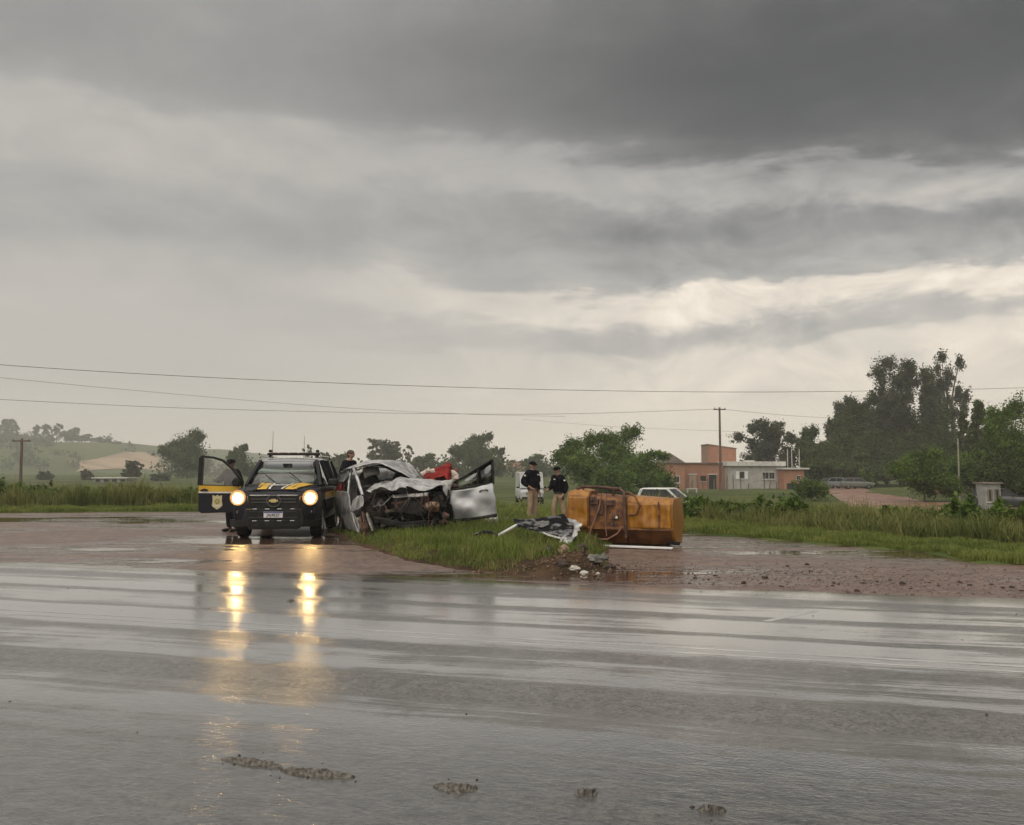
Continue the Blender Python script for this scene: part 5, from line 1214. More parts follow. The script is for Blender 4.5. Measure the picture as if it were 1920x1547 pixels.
far_car('white_van', 'white van standing in the field behind the two officers', (p.x, p.y, at(998, 885, 52).z - 2.55 * .72), R(4), 'van', mat('dull_van_white', (.40, .41, .41), (.48, .49, .48), rough=.4), None, .72)
greyp = mat('grey_car_paint', (.16, .17, .18), (.22, .23, .24), rough=.3, coat=.5)
dgrn = mat('dull_green_car_paint', (.10, .11, .095), (.14, .15, .13), rough=.35, coat=.4)
for px_, Y_, rz_, pt, lab in ((1590, 128, R(70), mat('dark_car_paint', (.03, .03, .035), rough=.3, coat=.5), 'dark parked car farthest left at the end of the dirt lane'), (1604, 121, R(35), greyp, 'pale grey parked car in the middle of the lane end'), (1636, 119, R(80), dgrn, 'dull green parked car beside the lane on the grass')):
    far_car('parked_car', lab, sit(gp(px_, Y_)), rz_, 'car', pt, 'cars parked at the end of the dirt lane')
far_car('parked_car', 'dark car cut by the right picture edge beside the shed', sit(gp(1938, 60)), R(60), 'car', mat('dark_car_paint', (.03, .03, .035)), None)
far_car('parked_van', 'pale van behind the dark car at the right picture edge', sit(gp(1925, 70)), R(-70), 'van', mat('dull_white_paint', (.36, .37, .36), (.44, .45, .44), rough=.5), None, .82)

# ------------------------------------------------------------------ people
skin_m = mat('skin', (0.30, 0.16, 0.11), (0.42, 0.24, 0.17), rough=.55, scale=9)
black_cloth = mat('black_cloth', (0.004, 0.004, 0.006), (0.011, 0.011, 0.015), rough=.9, scale=8, bump=.4, spec=.06)
khaki = mat('khaki_cloth', (0.24, 0.17, 0.10), (0.36, 0.27, 0.17), rough=.85, scale=6, bump=.5)
dark_cloth = mat('dark_jacket_cloth', (0.007, 0.007, 0.010), (0.018, 0.018, 0.022), rough=.9, scale=6, bump=.4, spec=.06)
boot_m = mat('boot_leather', (0.012, 0.010, 0.009), (0.03, 0.025, 0.02), rough=.5)
hair_m = mat('brown_hair', (0.045, 0.022, 0.012), (0.09, 0.05, 0.03), rough=.7, scale=25)
def person(label, loc, rz, arms=None, legs=None, lean=0.0, trouser=khaki, jacket=black_cloth, cap=True, head_turn=0.0, scale=1.0, patches=True, group=None, sunburn=None):
    root = thing('person', label, 'person', loc, rz, group); root.scale = (scale,) * 3
    J = {}
    J['pelvis'] = Vector((0, 0, .95)); J['spine'] = Vector((0, -.01 - lean * .25, 1.13)); J['chest'] = Vector((0, -.005 - lean * .6, 1.32)); J['neckb'] = Vector((0, .005 - lean, 1.46))
    J['neck'] = Vector((0, -.005 - lean * 1.1, 1.53)); J['head'] = Vector((0, -.02 - lean * 1.25, 1.62)); J['crown'] = Vector((0, -.012 - lean * 1.3, 1.71))
    for s_, nm in ((-1, 'L'), (1, 'R')):
        J['sh' + nm] = Vector((s_ * .185, -lean * .9, 1.42))
        e, w_ = (arms or {}).get(nm, ((.255, .03, 1.14), (.26, -.05, .89)))
        J['el' + nm] = Vector((s_ * e[0], e[1], e[2])); J['wr' + nm] = Vector((s_ * w_[0], w_[1], w_[2]))
        k, an = (legs or {}).get(nm, ((.11, -.015, .50), (.12, .02, .085)))
        J['hp' + nm] = Vector((s_ * .095, 0, .91)); J['kn' + nm] = Vector((s_ * k[0], k[1], k[2])); J['an' + nm] = Vector((s_ * an[0], an[1], an[2]))
        J['to' + nm] = J['an' + nm] + Vector((s_ * .012, -.11, -.045))
    names, V, Ed, Rr = {}, [], [], []
    def add(n_, co, r_, par=None):
        names[n_] = len(V); V.append(tuple(co)); Rr.append(r_)
        if par: Ed.append((names[par], names[n_]))
    add('pelvis', J['pelvis'], (.14, .10)); add('spine', J['spine'], (.13, .095), 'pelvis'); add('chest', J['chest'], (.155, .105), 'spine'); add('neckb', J['neckb'], (.07, .06), 'chest')
    add('neck', J['neck'], .052, 'neckb'); add('jaw', J['neck'] + Vector((0, -.035, .045)), (.058, .06), 'neck'); add('head', J['head'] + Vector((0, 0, .012)), (.074, .09), 'jaw'); add('crown', J['crown'], (.062, .072), 'head')
    nd = Vector((math.sin(head_turn), -math.cos(head_turn), 0))
    add('nose', J['head'] + nd * .10 + Vector((0, 0, -.012)), .014, 'head')
    for s_, nm in ((-1, 'L'), (1, 'R')):
        add('ear' + nm, J['head'] + Vector((s_ * .086, .01, 0)), .016, 'head')
        add('sh' + nm, J['sh' + nm], .06, 'chest'); add('el' + nm, J['el' + nm], .042, 'sh' + nm); add('wr' + nm, J['wr' + nm], .029, 'el' + nm)
        d = (J['wr' + nm] - J['el' + nm]).normalized(); sd_ = d.cross(Vector((s_, 0, 0)));
        sd_ = sd_.normalized() if sd_.length > .1 else Vector((0, 1, 0))
        pm = J['wr' + nm] + d * .075; add('pm' + nm, pm, (.034, .02), 'wr' + nm)
        for k in range(4):
            off = sd_ * (.026 - .0175 * k); ln = (.062, .074, .070, .054)[k]; curl = Vector((-s_, 0, 0))
            add(f'f{k}a{nm}', pm + d * .03 + off, .0095, 'pm' + nm); add(f'f{k}b{nm}', pm + d * (.03 + ln * .55) + off * 1.1 + curl * .008, .0088, f'f{k}a{nm}'); add(f'f{k}c{nm}', pm + d * (.03 + ln * .9) + off * 1.1 + curl * .028, .0078, f'f{k}b{nm}')
        add('t0' + nm, pm - d * .03 + sd_ * .035, .011, 'pm' + nm); add('t1' + nm, pm + d * .02 + sd_ * .058 + Vector((-s_ * .01, 0, 0)), .0095, 't0' + nm)
        add('hp' + nm, J['hp' + nm], .082, 'pelvis'); add('kn' + nm, J['kn' + nm], .055, 'hp' + nm); add('an' + nm, J['an' + nm], .036, 'kn' + nm); add('to' + nm, J['to' + nm], .024, 'an' + nm)
    body_ = skinned('body', V, Ed, Rr, sunburn or skin_m, root, 1)
    def garment(nm, chain, m_):
        ix_, vv, ee, rr = {}, [], [], []
        for n_, r_, par in chain:
            ix_[n_] = len(vv); vv.append(tuple(J[n_] if n_ in J else n_)); rr.append(r_)
            if par: ee.append((ix_[par], ix_[n_]))
        return skinned(nm, vv, ee, rr, m_, root, 1)
    J['low'] = J['pelvis'] + Vector((0, 0, -.03)); J['cuffL'] = J['wrL'].lerp(J['elL'], .12); J['cuffR'] = J['wrR'].lerp(J['elR'], .12); J['collar'] = J['neckb'] + Vector((0, 0, .03))
    jk = garment('jacket', [('chest', (.24, .18), None), ('spine', (.215, .165), 'chest'), ('low', (.20, .155), 'spine'), ('neckb', (.10, .09), 'chest'), ('collar', .078, 'neckb')] + [x for nm in 'LR' for x in (('sh' + nm, .105, 'chest'), ('el' + nm, .085, 'sh' + nm), ('cuff' + nm, .06, 'el' + nm))], jacket)
    if patches:
        for nm in 'LR':
            c_ = J['sh' + nm].lerp(J['el' + nm], .3); MB().blob(c_ + Vector(((-1 if nm == 'L' else 1) * .085, -.03, 0)), (.035, .03, .025), 3, .1, 8, 6).obj('sleeve_patch', offwhite, jk)
        MB().box(J['chest'] + Vector((.05, -.185, .05)), (.07, .012, .03)).obj('name_tape', offwhite, jk)
        MB().box(J['chest'] + Vector((0, -.17, -.08)), (.28, .06, .16)).obj('vest_pouch', black_cloth, jk, bevel=.02)
    J['hem'] = J['pelvis'] + Vector((0, 0, .05))
    garment('trousers', [('pelvis', (.155, .12), None), ('hem', (.15, .115), 'pelvis')] + [x for nm in 'LR' for x in (('hp' + nm, .10, 'pelvis'), ('kn' + nm, .085, 'hp' + nm), ('an' + nm, .068, 'kn' + nm))], trouser)
    bl = MB().lathe([(1, -.025), (1.06, -.02), (1.06, .02), (1, .025)], (0, 0, 0), 'Z', 20); bl.v = [(x * .17, y * .13, z + .97) for x, y, z in bl.v]; bl.obj('belt', boot_m, root)
    hb = MB().box((.19, -.01, .86), (.05, .09, .2)).obj('holster', boot_m, root, bevel=.02)
    for nm in 'LR':
        a_ = J['an' + nm]; s_ = -1 if nm == 'L' else 1
        mbx = MB(); mbx.tube([a_ + Vector((0, .01, .16)), a_ + Vector((0, .01, .02)), a_ + Vector((0, .0, -.05))], [.058, .052, .055], 10)
        mbx.blob(a_ + Vector((s_ * .012, -.09, -.045)), (.05, .125, .042), 1, .03, 12, 8); mbx.obj('boot', boot_m, root)
    hd = J['head']; Hm = Matrix.Translation(hd) @ Matrix.Rotation(head_turn, 4, 'Z')
    if cap:
        cb = MB()
        rows_ = [[(.102 * math.cos(a) * math.cos(t_), .112 * math.sin(a) * math.cos(t_) + .005, .045 + .085 * math.sin(t_)) for a in np.linspace(0, 6.2832, 21)] for t_ in np.linspace(0, 1.57, 7)]
        cb.grid(rows_)
        cb.v = [tuple(Hm @ Vector(v_)) for v_ in cb.v]; cp = cb.obj('cap', jacket, root, solid=.006)
        br = MB().grid([[(.10 * math.cos(a) * k, -.10 * math.sin(a) - (k - 1) * .0 - (.085 * math.sin(a)) * kk, .048 - .025 * kk) for a in np.linspace(.25, 2.9, 13)] for k, kk in ((1.0, 0), (.95, .5), (.85, 1.0))])
        br.v = [tuple(Hm @ Vector(v_)) for v_ in br.v]; br.obj('cap_brim', jacket, cp, solid=.006)
    else:
        hr = MB(); hr.blob((0, .018, .052), (.085, .10, .075), 5, .06, 14, 9); hr.blob((0, .055, .0), (.075, .05, .07), 7, .06, 12, 8)
        hr.v = [tuple(Hm @ Vector(v_)) for v_ in hr.v]; hr.obj('hair', hair_m, root)
    for s_ in (-1, 1):
        eb_ = MB().blob((s_ * .032, -.083, .012), (.013, .008, .007), 2, 0, 8, 6); eb_.v = [tuple(Hm @ Vector(v_)) for v_ in eb_.v]; eb_.obj('eye', mat('eye_dark', (.02, .015, .012), rough=.2), body_)
    mo = MB().blob((0, -.083, -.052), (.024, .008, .006), 2, 0, 8, 6); mo.v = [tuple(Hm @ Vector(v_)) for v_ in mo.v]; mo.obj('mouth', mat('lips', (.22, .08, .06), rough=.5), body_)
    return root
p1 = at(998, 979, 25.6)
person('man in black jacket, cap and khaki trousers with arm akimbo behind the torn panel', (p1.x, p1.y, 0.0), R(48), {'L': ((.33, .10, 1.16), (.22, -.10, 1.02)), 'R': ((.27, .05, 1.13), (.24, -.06, .88))}, {'L': ((.10, -.02, .50), (.12, .04, .085)), 'R': ((.13, .0, .50), (.15, .0, .085))}, 0.0, scale=.985, group='officers standing behind the crash')
p2 = at(1048, 984, 24.6)
person('man in black jacket and cap looking down beside the orange tank', (p2.x, p2.y, 0.0), R(-52), {'L': ((.26, -.06, 1.14), (.17, -.30, 1.05)), 'R': ((.30, .06, 1.13), (.27, -.08, .90))}, {'L': ((.10, -.12, .51), (.11, -.04, .085)), 'R': ((.14, .05, .50), (.17, .14, .085))}, .04, scale=.9, group='officers standing behind the crash')
p3 = at(661, 860, 23.3)
person('bareheaded man in dark jacket standing behind the wreck roof', (p3.x - .12, p3.y, .20), R(70), None, None, .06, trouser=dark_cloth, jacket=dark_cloth, cap=False, scale=1.03, patches=False)
p4 = at(437, 860, 22.0)
person('man in dark jacket leaning behind the police car\'s open door', (p4.x, p4.y, .0), R(-35), {'L': ((.34, -.12, 1.22), (.22, -.34, 1.24)), 'R': ((.30, .04, 1.12), (.24, -.2, 1.0))}, None, .03, trouser=dark_cloth, jacket=dark_cloth, cap=True, scale=1.0, patches=False, sunburn=mat('ruddy_skin', (.24, .09, .07), (.33, .14, .11), rough=.6))

# ------------------------------------------------------------------ buildings
brick_m = bpy.data.materials.new('red_brick'); brick_m.use_nodes = True; nt = brick_m.node_tree; b = nt.nodes['Principled BSDF']; b.inputs['Roughness'].default_value = .9
tcn = nt.nodes.new('ShaderNodeTexCoord'); br_ = nt.nodes.new('ShaderNodeTexBrick'); mp = nt.nodes.new('ShaderNodeMapping'); mp.inputs['Rotation'].default_value = (R(90), 0, 0); nt.links.new(tcn.outputs['Object'], mp.inputs[0]); nt.links.new(mp.outputs[0], br_.inputs['Vector'])
br_.inputs['Scale'].default_value = 2.0; br_.inputs['Color1'].default_value = (.36, .125, .06, 1); br_.inputs['Color2'].default_value = (.45, .18, .09, 1); br_.inputs['Mortar'].default_value = (.3, .25, .21, 1); br_.inputs['Mortar Size'].default_value = .03
nt.links.new(mixc(nt, nz(nt, tcn.outputs['Object'], .7, 5).smooth(.4, .65) * .5, br_.outputs['Color'], (.24, .15, .11)), b.inputs['Base Color'])
render_m = mat('grey_render', (.32, .305, .28), (.42, .40, .37), rough=.9, scale=1.2, bump=.3)
fascia = mat('pale_fascia', (.48, .46, .43), (.6, .58, .55), rough=.7, scale=2)
tile_m = mat('old_roof', (.16, .13, .11), (.25, .20, .17), rough=.85, scale=2)
wood = mat('weathered_wood', (.13, .10, .08), (.24, .19, .15), rough=.9, scale=5, stretch=(1, 1, .2), bump=.5)
hole = mat('dark_opening', (.012, .011, .010), (.02, .02, .018), rough=.6)
def house(name, label, cat, px0, px1, ytop, Y, depth, wall_m, rz=0.0):
    x0, x1 = (px0 - 960) / FPX * Y, (px1 - 960) / FPX * Y; zb = tz((x0 + x1) / 2, Y) - .2; top = at((px0 + px1) / 2, ytop, Y).z
    r_ = thing(name, label, cat, ((x0 + x1) / 2, Y, zb), rz); w_ = x1 - x0; h_ = top - zb
    MB().box((0, depth / 2, h_ / 2), (w_, depth, h_)).obj('wall', wall_m, r_)
    return r_, w_, h_
def window(r_, x, z, w_, h_, shut=False, panes=2, fm=None):
    f_ = MB()
    for a, b_ in (((x - w_ / 2, z - h_ / 2), (x + w_ / 2, z - h_ / 2)), ((x - w_ / 2, z + h_ / 2), (x + w_ / 2, z + h_ / 2)), ((x - w_ / 2, z - h_ / 2), (x - w_ / 2, z + h_ / 2)), ((x + w_ / 2, z - h_ / 2), (x + w_ / 2, z + h_ / 2))):
        f_.beam((a[0], -.03, a[1]), (b_[0], -.03, b_[1]), .08, .08)
    fo = f_.obj('window', fm or fascia, r_)
    for k in range(panes):
        pw = w_ / panes; MB().box((x - w_ / 2 + pw * (k + .5), -.012, z), (pw - .06, .02, h_ - .06)).obj('pane', hole, fo)
    MB().box((x, -.05, z - h_ / 2 - .06), (w_ + .2, .12, .06)).obj('sill', fascia, fo)
    if shut:
        for s_ in (-1, 1): MB().box((x + s_ * (w_ * .5 + w_ * .32), -.05, z), (w_ * .58, .05, h_ + .1)).obj('shutter', white_paint, fo)
    return fo
hs, w_, h_ = house('grey_house', 'low grey rendered house with white shutters behind the fence', 'house', 1364, 1468, 874, 125, 6, render_m)
MB().box((0, 2.9, h_ + .32), (w_ + .5, 6.6, .62)).obj('roof_fascia', fascia, hs, bevel=.03)
MB().box((-.4, 2, h_ + .72), (1.4, .8, .16)).obj('roof_tank', fascia, hs)
k_ = 125 / FPX
window(hs, (1390 - 1416) * k_, (915 - 887) * k_, .75, 1.0, True, 1); window(hs, (1434 - 1416) * k_, (915 - 888) * k_, .9, .95, False, 2); window(hs, (1446 - 1416) * k_, (915 - 888) * k_, .8, .95, False, 2, white_paint)
hs, w_, h_ = house('brick_tower_house', 'tall unfinished red brick block with sloping top behind the pole', 'house', 1328, 1380, 845, 131, 5, brick_m)
MB().add([(-w_ / 2, 0, h_), (w_ / 2, 0, h_), (w_ / 2, 0, h_ + .3), (-w_ / 2, 0, h_ + .9), (-w_ / 2, 5, h_), (w_ / 2, 5, h_), (w_ / 2, 5, h_ + .3), (-w_ / 2, 5, h_ + .9)], [(0, 1, 2, 3), (4, 7, 6, 5), (3, 2, 6, 7), (0, 3, 7, 4), (1, 5, 6, 2)]).obj('parapet', brick_m, hs)
MB().add([(-w_ / 2 - .1, -.1, h_ + .93), (w_ / 2 + .1, -.1, h_ + .32), (w_ / 2 + .1, 5.1, h_ + .32), (-w_ / 2 - .1, 5.1, h_ + .93)], [(0, 1, 2, 3)]).obj('coping', tile_m, hs, solid=.08)
hs, w_, h_ = house('brick_wing', 'long low red brick building with open doorways left of the pole', 'house', 1282, 1364, 869, 127, 5, brick_m)
MB().box((0, 2.4, h_ + .06), (w_ + .3, 5.3, .14)).obj('roof_slab', tile_m, hs)
for x_, ww in ((-1.9, 1.0), (.9, 1.0)):
    d0 = MB().box((x_, -.02, 1.15), (ww, .04, 2.1)).obj('doorway', hole if x_ > 0 else mat('pale_door', (.34, .24, .18), (.42, .31, .24), rough=.8), hs); MB().box((x_, -.05, 2.28), (ww + .4, .1, .14)).obj('lintel', fascia, d0)
window(hs, -.4, 1.7, .9, .8, False, 1, brick_m)
hs, w_, h_ = house('gabled_brick_house', 'red brick house with old gabled roof behind the tree clump', 'house', 1236, 1283, 868, 122, 6, brick_m)
MB().add([(-w_ / 2 - .2, -.25, h_ - .05), (w_ / 2 + .2, -.25, h_ - .05), (-.3, -.25, h_ + 1.35), (-w_ / 2 - .2, 6.2, h_ - .05), (w_ / 2 + .2, 6.2, h_ - .05), (-.3, 6.2, h_ + 1.35)], [(0, 1, 2), (3, 5, 4), (0, 2, 5, 3), (1, 4, 5, 2)]).obj('gable_roof', tile_m, hs)
window(hs, .6, 1.6, .8, .9)
hs, w_, h_ = house('brick_annex', 'small red brick annex under a pale slab next to the bush', 'house', 1469, 1506, 880, 122, 4, brick_m)
MB().box((.2, 1.9, h_ + .1), (w_ + .9, 4.6, .22)).obj('roof_slab', fascia, hs); window(hs, .55, 1.75, .55, .6); MB().box((-.2, -.02, .55), (w_ * .6, .05, .9)).obj('undercroft', hole, hs)
for k, x_ in enumerate((1476, 1484, 1498)):
    q_ = gp(x_, 126); h0 = at(x_, 842, 126).z - q_.z
    tag(MB().tube([(0, 0, 0), (0, 0, h0)], .05, 6).obj('roof_mast', fascia, None), ('left', 'middle', 'right')[k] + ' one of three thin pale masts behind the brick annex', 'mast', 'masts behind the annex').location = q_
hs, w_, h_ = house('far_brick_house', 'hazy red brick house far off left of the officers', 'house', 948, 986, 866, 380, 8, brick_m)
MB().box((0, 4, h_ + .12), (w_ + .4, 8.4, .24)).obj('roof_slab', tile_m, hs); window(hs, -1, 2.6, 1, 1); window(hs, 1.2, 2.6, 1, 1)
hs, w_, h_ = house('white_shed', 'small white shed with barred windows beside the leafy tree', 'shed', 1844, 1873, 907, 60, 1.2, mat('tree_shaded_whitewash', (.24, .24, .225), (.34, .34, .32), rough=.8, scale=2))  # wall colour darkened to carry the shade of the trees
MB().box((0, .62, h_ + .04), (w_ + .2, 1.6, .09)).obj('shed_roof', tile_m, hs); window(hs, -.22, h_ * .6, .22, .75, panes=1, fm=wood); window(hs, .25, h_ * .6, .22, .75, panes=1, fm=wood)
hs, w_, h_ = house('long_barn', 'long low pale-roofed barn far beyond the left weeds', 'barn', 178, 240, 897, 190, 5, render_m)
MB().box((0, 2.4, h_ + .1), (w_ + .6, 6, .22)).obj('barn_roof', fascia, hs)
for k in range(4): MB().box((-w_ / 2 + w_ * (k + .5) / 4, -.03, h_ * .45), (w_ / 7, .06, h_ * .75)).obj('barn_opening', hole, hs)
hs, w_, h_ = house('roadside_shelter', 'low red-roofed shed under the trees beside the lamp post', 'shed', 1765, 1800, 908, 95, 3, mat('dull_red_boards', (.30, .12, .08), (.38, .17, .12), rough=.8, scale=3))
MB().box((0, 1.4, h_ + .05), (w_ + .3, 3.5, .1)).obj('shed_roof', tile_m, hs)
# garden clutter before the brick wing
for px_, py_, lab in ((1263, 913, 'white garden table on the grass left of the brick wing'), (1296, 917, 'low white bench on the grass before the brick wing')):
    q_ = gp(px_, 100); t_ = thing('garden_table' if px_ < 1280 else 'garden_bench', lab, 'table' if px_ < 1280 else 'bench', q_)
    hh = .75 if px_ < 1280 else .42; MB().box((0, 0, hh), (1.2, .6, .06)).obj('top', white_paint, t_, bevel=.01)
    for sx in (-.5, .5):
        for sy in (-.24, .24): MB().box((sx, sy, hh / 2), (.06, .06, hh)).obj('leg', white_paint, t_)
# fence posts
rd = random.Random(8)
order = ['first', 'second', 'third', 'fourth', 'fifth', 'sixth', 'seventh', 'eighth', 'ninth', 'tenth', 'eleventh', 'twelfth', 'thirteenth']
for k, px_ in enumerate((1288, 1297, 1308, 1316, 1326, 1338, 1362, 1374, 1388, 1402, 1432, 1442, 1455)):
    q_ = gp(px_, 108 - (k > 8) * 6); hh = (1.5, 1.3, 1.6, 1.3, 1.5, 1.5, 1.9, 2.1, 1.7, 1.1, 1.9, 1.2, 1.1)[k]
    o = MB().tube([(0, 0, 0), (rd.uniform(-.05, .05), 0, hh * .6), (rd.uniform(-.1, .1), 0, hh)], [.075, .07, .06], 6).obj('fence_post', wood, None)
    o.location = q_; tag(o, order[k] + ' weathered fence post from the left before the houses', 'fence post', 'fence posts before the houses')

# ------------------------------------------------------------------ poles and wires
pole_m = mat('pole_wood', (.10, .065, .05), (.17, .12, .095), rough=.9, scale=4, stretch=(1, 1, .1))
def pole(name, lab, px_, ytop, Y, r0, arm=True, m_=None, armw=1.9):
    q_ = gp(px_, Y); h0 = at(px_, ytop, Y).z - q_.z
    t_ = thing(name, lab, 'pole', q_)
    MB().tube([(0, 0, -.1), (0, 0, h0 * .5), (0, 0, h0)], [r0, r0 * .85, r0 * .7], 10).obj('post', m_ or pole_m, t_)
    if arm:
        a_ = MB().box((0, -.1, h0 - .25), (armw, .12, .14)).obj('crossarm', m_ or pole_m, t_)
        for x_ in (-.42, 0, .42): MB().lathe([(0, 0), (.05, 0), (.06, .06), (.03, .14), (0, .15)], (x_ * armw, -.1, h0 - .18), 'Z', 8).obj('insulator', grey_metal, a_)
    return q_, h0
pole('utility_pole', 'tall brown utility pole in front of the grey house', 1350, 764, 112, .17, True, None, 1.5)
pole('utility_pole', 'T-topped utility pole beyond the weeds on the left', 41, 822, 85, .16, True, None, 1.7)
pole('lamp_post', 'thin pale post under the trees on the right', 1796, 822, 72, .075, False, mat('pale_post', (.24, .24, .17), (.33, .33, .25), rough=.8))
wire_m = mat('wire', (.03, .03, .03), (.045, .045, .045), rough=.6)
def wire(lab, pts, r_=.022):
    W_ = [at(*p) for p in pts]; P_ = patch([[w for w in W_], [w for w in W_]], 2, 40)[0]
    base = P_[0]; o = MB().tube([Vector(p) - base for p in P_], r_, 5).obj('power_line', wire_m, None); o.location = base
    tag(o, lab, 'wire', 'overhead power lines')
wire('topmost power line sweeping across the whole sky', [(-900, 590, 52), (-400, 645, 58), (0, 684, 63), (480, 712, 68), (960, 729, 74), (1340, 735, 80), (1640, 733, 86), (1920, 727, 92), (2300, 712, 100), (2800, 690, 112)], .020)
wire('middle power line sloping down from the upper left', [(-900, 590, 60), (-400, 664, 72), (0, 708, 84), (330, 739, 95), (620, 763, 106), (860, 776, 116), (1060, 781, 126)], .016)
wire('lowest power line running to the brown utility pole', [(-900, 690, 72), (-400, 726, 79), (0, 749, 86), (370, 766, 95), (760, 775, 103), (1060, 776, 108), (1347, 767, 112)], .020)
wire('short power line leaving the brown pole towards the wood', [(1353, 767, 112), (1420, 774, 118), (1490, 780, 126), (1560, 784, 134)], .018)
wire('thin lower cable passing the brown pole at half height', [(980, 786, 150), (1150, 800, 140), (1350, 808, 112), (1420, 812, 118)], .012)

# ------------------------------------------------------------------ stones, clods and mud
stone_cols = [mat('pink_stone', (.34, .21, .16), (.45, .30, .24), rough=.7, scale=9, bump=.5), mat('grey_stone', (.10, .10, .085), (.18, .17, .15), rough=.7, scale=9, bump=.5), mat('white_stone', (.45, .43, .38), (.58, .56, .5), rough=.7, scale=9, bump=.5), mat('dark_earth_clod', (.035, .024, .018), (.075, .05, .037), rough=.8, scale=12, bump=.8)]
def stone(px_, py_, Y_, r_, m_, lab, cat='stone', name='stone', sq=.7, seed=0, grp=None, zadd=0, amp=.3):
    x_ = (px_ - 960) / FPX * Y_; z_ = max(0, float(isle_z(x_, Y_)[0])) if zadd is not None else 0
    o = MB().blob((0, 0, 0), (r_, r_ * .8, r_ * sq), seed + px_, amp, 12, 8, 2.2).obj(name, m_, None, smooth=32)
    o.location = (x_, Y_, z_ + r_ * sq * .45 + (zadd or 0)); o.rotation_euler.z = seed; return tag(o, lab, cat, grp)
stone(1056, 1047, 14.6, .12, stone_cols[0], 'pinkish brick chunk lying on the island tip', seed=1)
stone(1112, 1060, 13.75, .15, stone_cols[1], 'large grey stone at the island tip', seed=2, sq=.5)
stone(1076, 1073, 13.15, .08, stone_cols[2], 'pale flat stone at the road edge below the brick chunk', seed=3, sq=.5)
stone(1094, 1074, 13.1, .07, stone_cols[2], 'second pale stone at the road edge, right of the flat one', seed=4, sq=.5)
stone(1120, 1074, 13.05, .035, stone_cols[2], 'small white pebble at the road edge below the grey stone', seed=5)
stone(1054, 1070, 13.2, .09, stone_cols[3], 'dark lump standing in for the shadowy hole beside the pale flat stone', seed=6)  # dark lump put in for the darkness of a hole
stone(1088, 1046, 14.6, .13, stone_cols[3], 'brown earth clod behind the grey stone', seed=7)
stone(1130, 1048, 14.4, .10, stone_cols[1], 'small grey stone at the island\'s right tip', seed=8)
stone(1026, 1050, 14.4, .11, stone_cols[3], 'brown earth clod left of the brick chunk', seed=9)
stone(1142, 1062, 13.7, .09, stone_cols[3], 'dark clod at the island\'s outermost tip', seed=10)
stone(548, 1128, gnd(548, 1130).y, .06, stone_cols[1], 'single small stone on the road between the headlight reflections', seed=11, sq=.5)
rd = random.Random(12)
for k, (px_, py_) in enumerate([(1300, 1085), (1338, 1080), (1325, 1087), (1472, 1062), (1508, 1059), (1515, 1072), (1530, 1088), (1558, 1094), (1566, 1096), (1555, 1099), (1600, 1082), (1612, 1094), (1638, 1091), (1663, 1088), (1685, 1096), (1735, 1093), (1752, 1099), (1790, 1092), (1810, 1098), (1850, 1097), (1872, 1103), (1888, 1102), (1905, 1108), (1390, 1094), (1430, 1084), (1460, 1100), (1600, 1109), (1700, 1104)]):
    q_ = gnd(px_, py_); stone(px_, py_, q_.y, rd.uniform(.02, .048), stone_cols[3], 'dark mud clod strewn on the wet gravel right of the tank', 'clod', 'mud_clod', rd.uniform(.3, .5), k, 'mud clods strewn on the gravel', 0, .4)
mud = mat('foamy_mud', (.055, .048, .039), (.19, .175, .15), rough=.5, scale=40, bump=1.0, bscale=70, r2=.25)
def mudpiece(lab, pts, wd, seed):
    P_ = [gnd(*p) for p in pts]; c_ = sum(P_, Vector()) / len(P_); rows_ = []
    n_ = 34
    for j in range(11):
        v_ = j / 10 * 2 - 1; row = []
        for i in range(n_):
            u = i / (n_ - 1) * (len(P_) - 1); a_ = min(int(u), len(P_) - 2); q_ = P_[a_].lerp(P_[a_ + 1], u - a_)
            e_ = math.sin(math.pi * min(1, max(0, i / (n_ - 1)))) ** .35
            nn = noise.noise(Vector((i * .35, v_ * 2, seed))); w2 = wd * e_ * (1 + .5 * noise.noise(Vector((i * .28, seed * 3, 0))))
            row.append(Vector((q_.x + .01 * nn, q_.y + v_ * w2, .020 + max(0, (1 - v_ * v_)) * .022 * e_ * (1 + .8 * nn) + .006 * noise.noise(Vector((i * 1.1, j * 1.3, seed))) - (.012 if abs(v_) == 1 else 0))) - Vector((c_.x, c_.y, 0)))
        rows_.append(row)
    o = MB().grid(rows_).obj('mud_clump', mud, None, smooth=50); o.location = (c_.x, c_.y, 0); tag(o, lab, 'mud', 'mud clumps on the near road')
mudpiece('long thin mud strip lying on the wet road in front', [(414, 1431), (450, 1437), (500, 1443), (530, 1449)], .035, 1)
mudpiece('thicker end piece of mud touching the long strip', [(525, 1453), (570, 1459), (620, 1463), (666, 1466)], .05, 2)
mudpiece('ragged mud clump right of the long mud strip', [(812, 1484), (840, 1486), (868, 1490), (894, 1487)], .055, 3)
mudpiece('small pale mud clump near the bottom centre right', [(1076, 1498), (1098, 1497), (1120, 1498)], .026, 4)
mudpiece('small dark mud clump at the bottom edge on the right', [(1308, 1530), (1332, 1529), (1362, 1531)], .022, 5)
